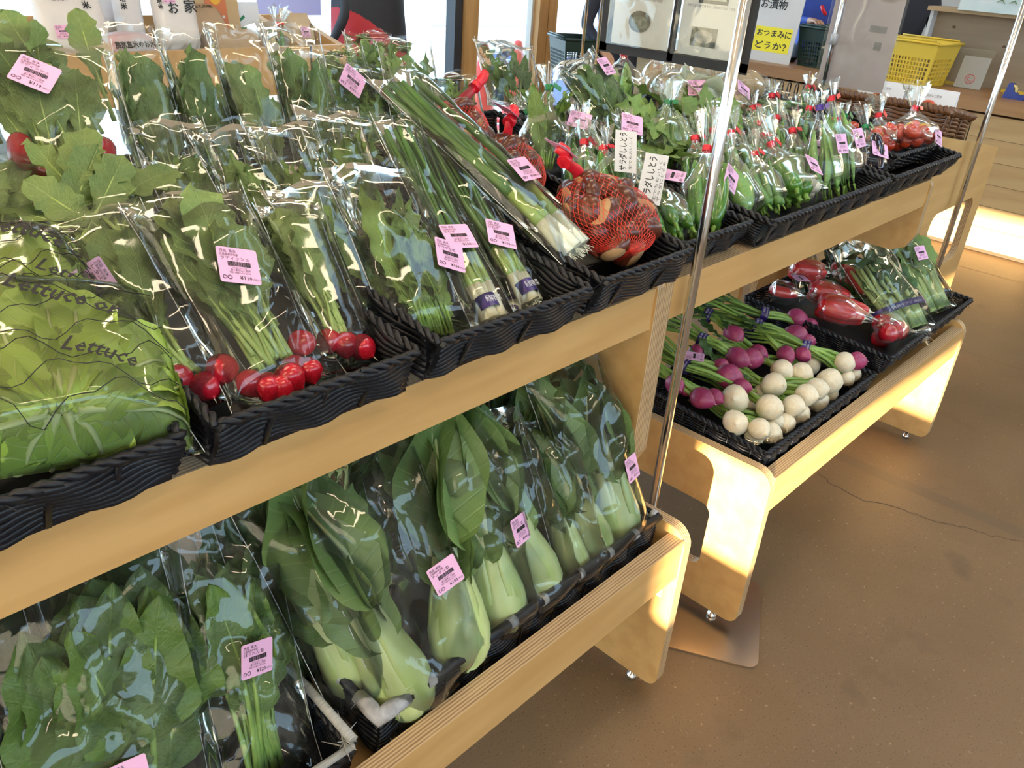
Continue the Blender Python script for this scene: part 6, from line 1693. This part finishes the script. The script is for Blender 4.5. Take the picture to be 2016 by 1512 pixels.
def joints(h=1.65, **kw):
    s = h/1.7
    J = dict(pelvis=(0, 0, .92), spine=(0, 0, 1.08), chest=(0, 0, 1.30), neck=(0, .01, 1.47), head=(0, .03, 1.58), crown=(0, .025, 1.66))
    for sd, n in ((-1, 'L'), (1, 'R')):
        J.update({'sh'+n: (sd*.19, 0, 1.38), 'el'+n: (sd*.24, -.02, 1.12), 'wr'+n: (sd*.25, .08, .90), 'hip'+n: (sd*.09, 0, .86), 'kn'+n: (sd*.10, .02, .47), 'an'+n: (sd*.10, -.02, .08), 'toe'+n: (sd*.11, .13, .04)})
    J.update(kw)
    return {k: tuple(c_*s for c_ in v) for k, v in J.items()}
JK_R = mat('jacket_red', (.42, .014, .028), .6, (.50, .025, .04), 8, bump=.05, bscale=12)
JK_B = mat('jacket_black', (.012, .014, .022), .65, (.018, .02, .03), 8, bump=.05, bscale=12)
NAVY = mat('navy_cloth', (.012, .016, .032), .7); BLUEC = mat('blue_cloth', (.012, .05, .36), .6, (.02, .07, .44), 9); TROU = mat('dark_trousers', (.018, .022, .035), .8); SHOE = mat('black_shoe', (.01, .01, .01), .5)
def cl1(k, c_):
    if isinstance(k, str): return SKIN
    if 'head' in k or 'crown' in k: return SKIN
    n = k[1]
    if n[:2] in ('kn', 'an') : return TROU
    if n[:3] == 'toe': return SHOE
    if c_[2] > .78 and n[:2] not in ('el', 'wr'): return JK_R if (c_[2] < 1.10-.55*c_[1]+.25*c_[0]) else JK_B
    return JK_B if n[:2] in ('el', 'wr') else TROU
per1 = person('person in a black and red jacket standing at the rice table by the window', (3.10, 4.06, 0), 25, joints(1.68, wrR=(.24, .10, .93), wrL=(-.24, .10, .93)), cl1)
# the jacket hangs loose over the hips
mb = MB(); nu, nv = 140, 70; pts = []
for j in range(nv):
    z = .80+.50*j/(nv-1)
    for i in range(nu):
        a = 2*PI*i/nu; fl_ = 1+.12*(1-j/(nv-1))+.03*math.sin(5*a+j*.065)
        pts.append((.255*fl_*math.cos(a), .175*fl_*math.sin(a)-.02, z+.02*math.sin(2*a)))
mb.grid(pts, nu, nv, 0, closed_u=True)
for k, f in enumerate(mb.f):
    c_ = sum((Vector(mb.v[i]) for i in f), Vector())/4
    wx = 3.10+c_.x*math.cos(rad(25))-c_.y*math.sin(rad(25)); mb.m[k] = 0 if c_.z < 1.17-.58*(wx-2.8) else 1
obj('jacket', mb, [JK_R, JK_B], per1)
def cl2(k, c_):
    if isinstance(k, str): return SKIN
    if 'head' in k or 'crown' in k: return SKIN
    n = k[1]
    return SHOE if n[:3] == 'toe' else TROU if n[:2] in ('kn', 'an') or n[:3] == 'hip' else NAVY
person('person in a navy top carrying a dark basket, seen past the hanging folder', (5.02, 3.72, 0), 150, joints(1.6, elR=(.27, .02, 1.10), wrR=(.20, .22, .96), elL=(-.27, .0, 1.10), wrL=(-.22, .2, .95)), cl2)
t = shop_basket('dark green carrying basket held at the window behind the hanging folder', 4.70, 3.85, 60, GRN, .34, .24, .22); t.location.z = .74
def cl3(k, c_):
    if isinstance(k, str): return SKIN
    if 'head' in k or 'crown' in k: return SKIN
    n = k[1]
    return SHOE if n[:3] == 'toe' else TROU if n[:2] in ('kn', 'an') or n[:3] == 'hip' else BLUEC
per3 = person('shop clerk in a bright blue top behind the counter holding a red scanner', (6.85, 3.12, 0), 120, joints(1.62, elR=(.26, .05, 1.16), wrR=(.10, .28, 1.18), elL=(-.26, .0, 1.12), wrL=(-.20, .22, 1.0)), cl3)
mb = MB(); mb.tube([(0, 0, 0), (0, .03, .03), (0, .05, .06)], [.012, .016, .012], 8); tag(obj('scanner', mb, REDTIE, loc=(6.53, 2.93, 1.18)), 'small red scanner in the clerk hand', 'scanner')
person('person in dark navy clothes behind the counter beside the shelf unit', (6.95, 2.50, 0), 100, joints(1.62), cl2)
bpy.data.scenes.remove(TMP)
print('objects', len(COL.objects))
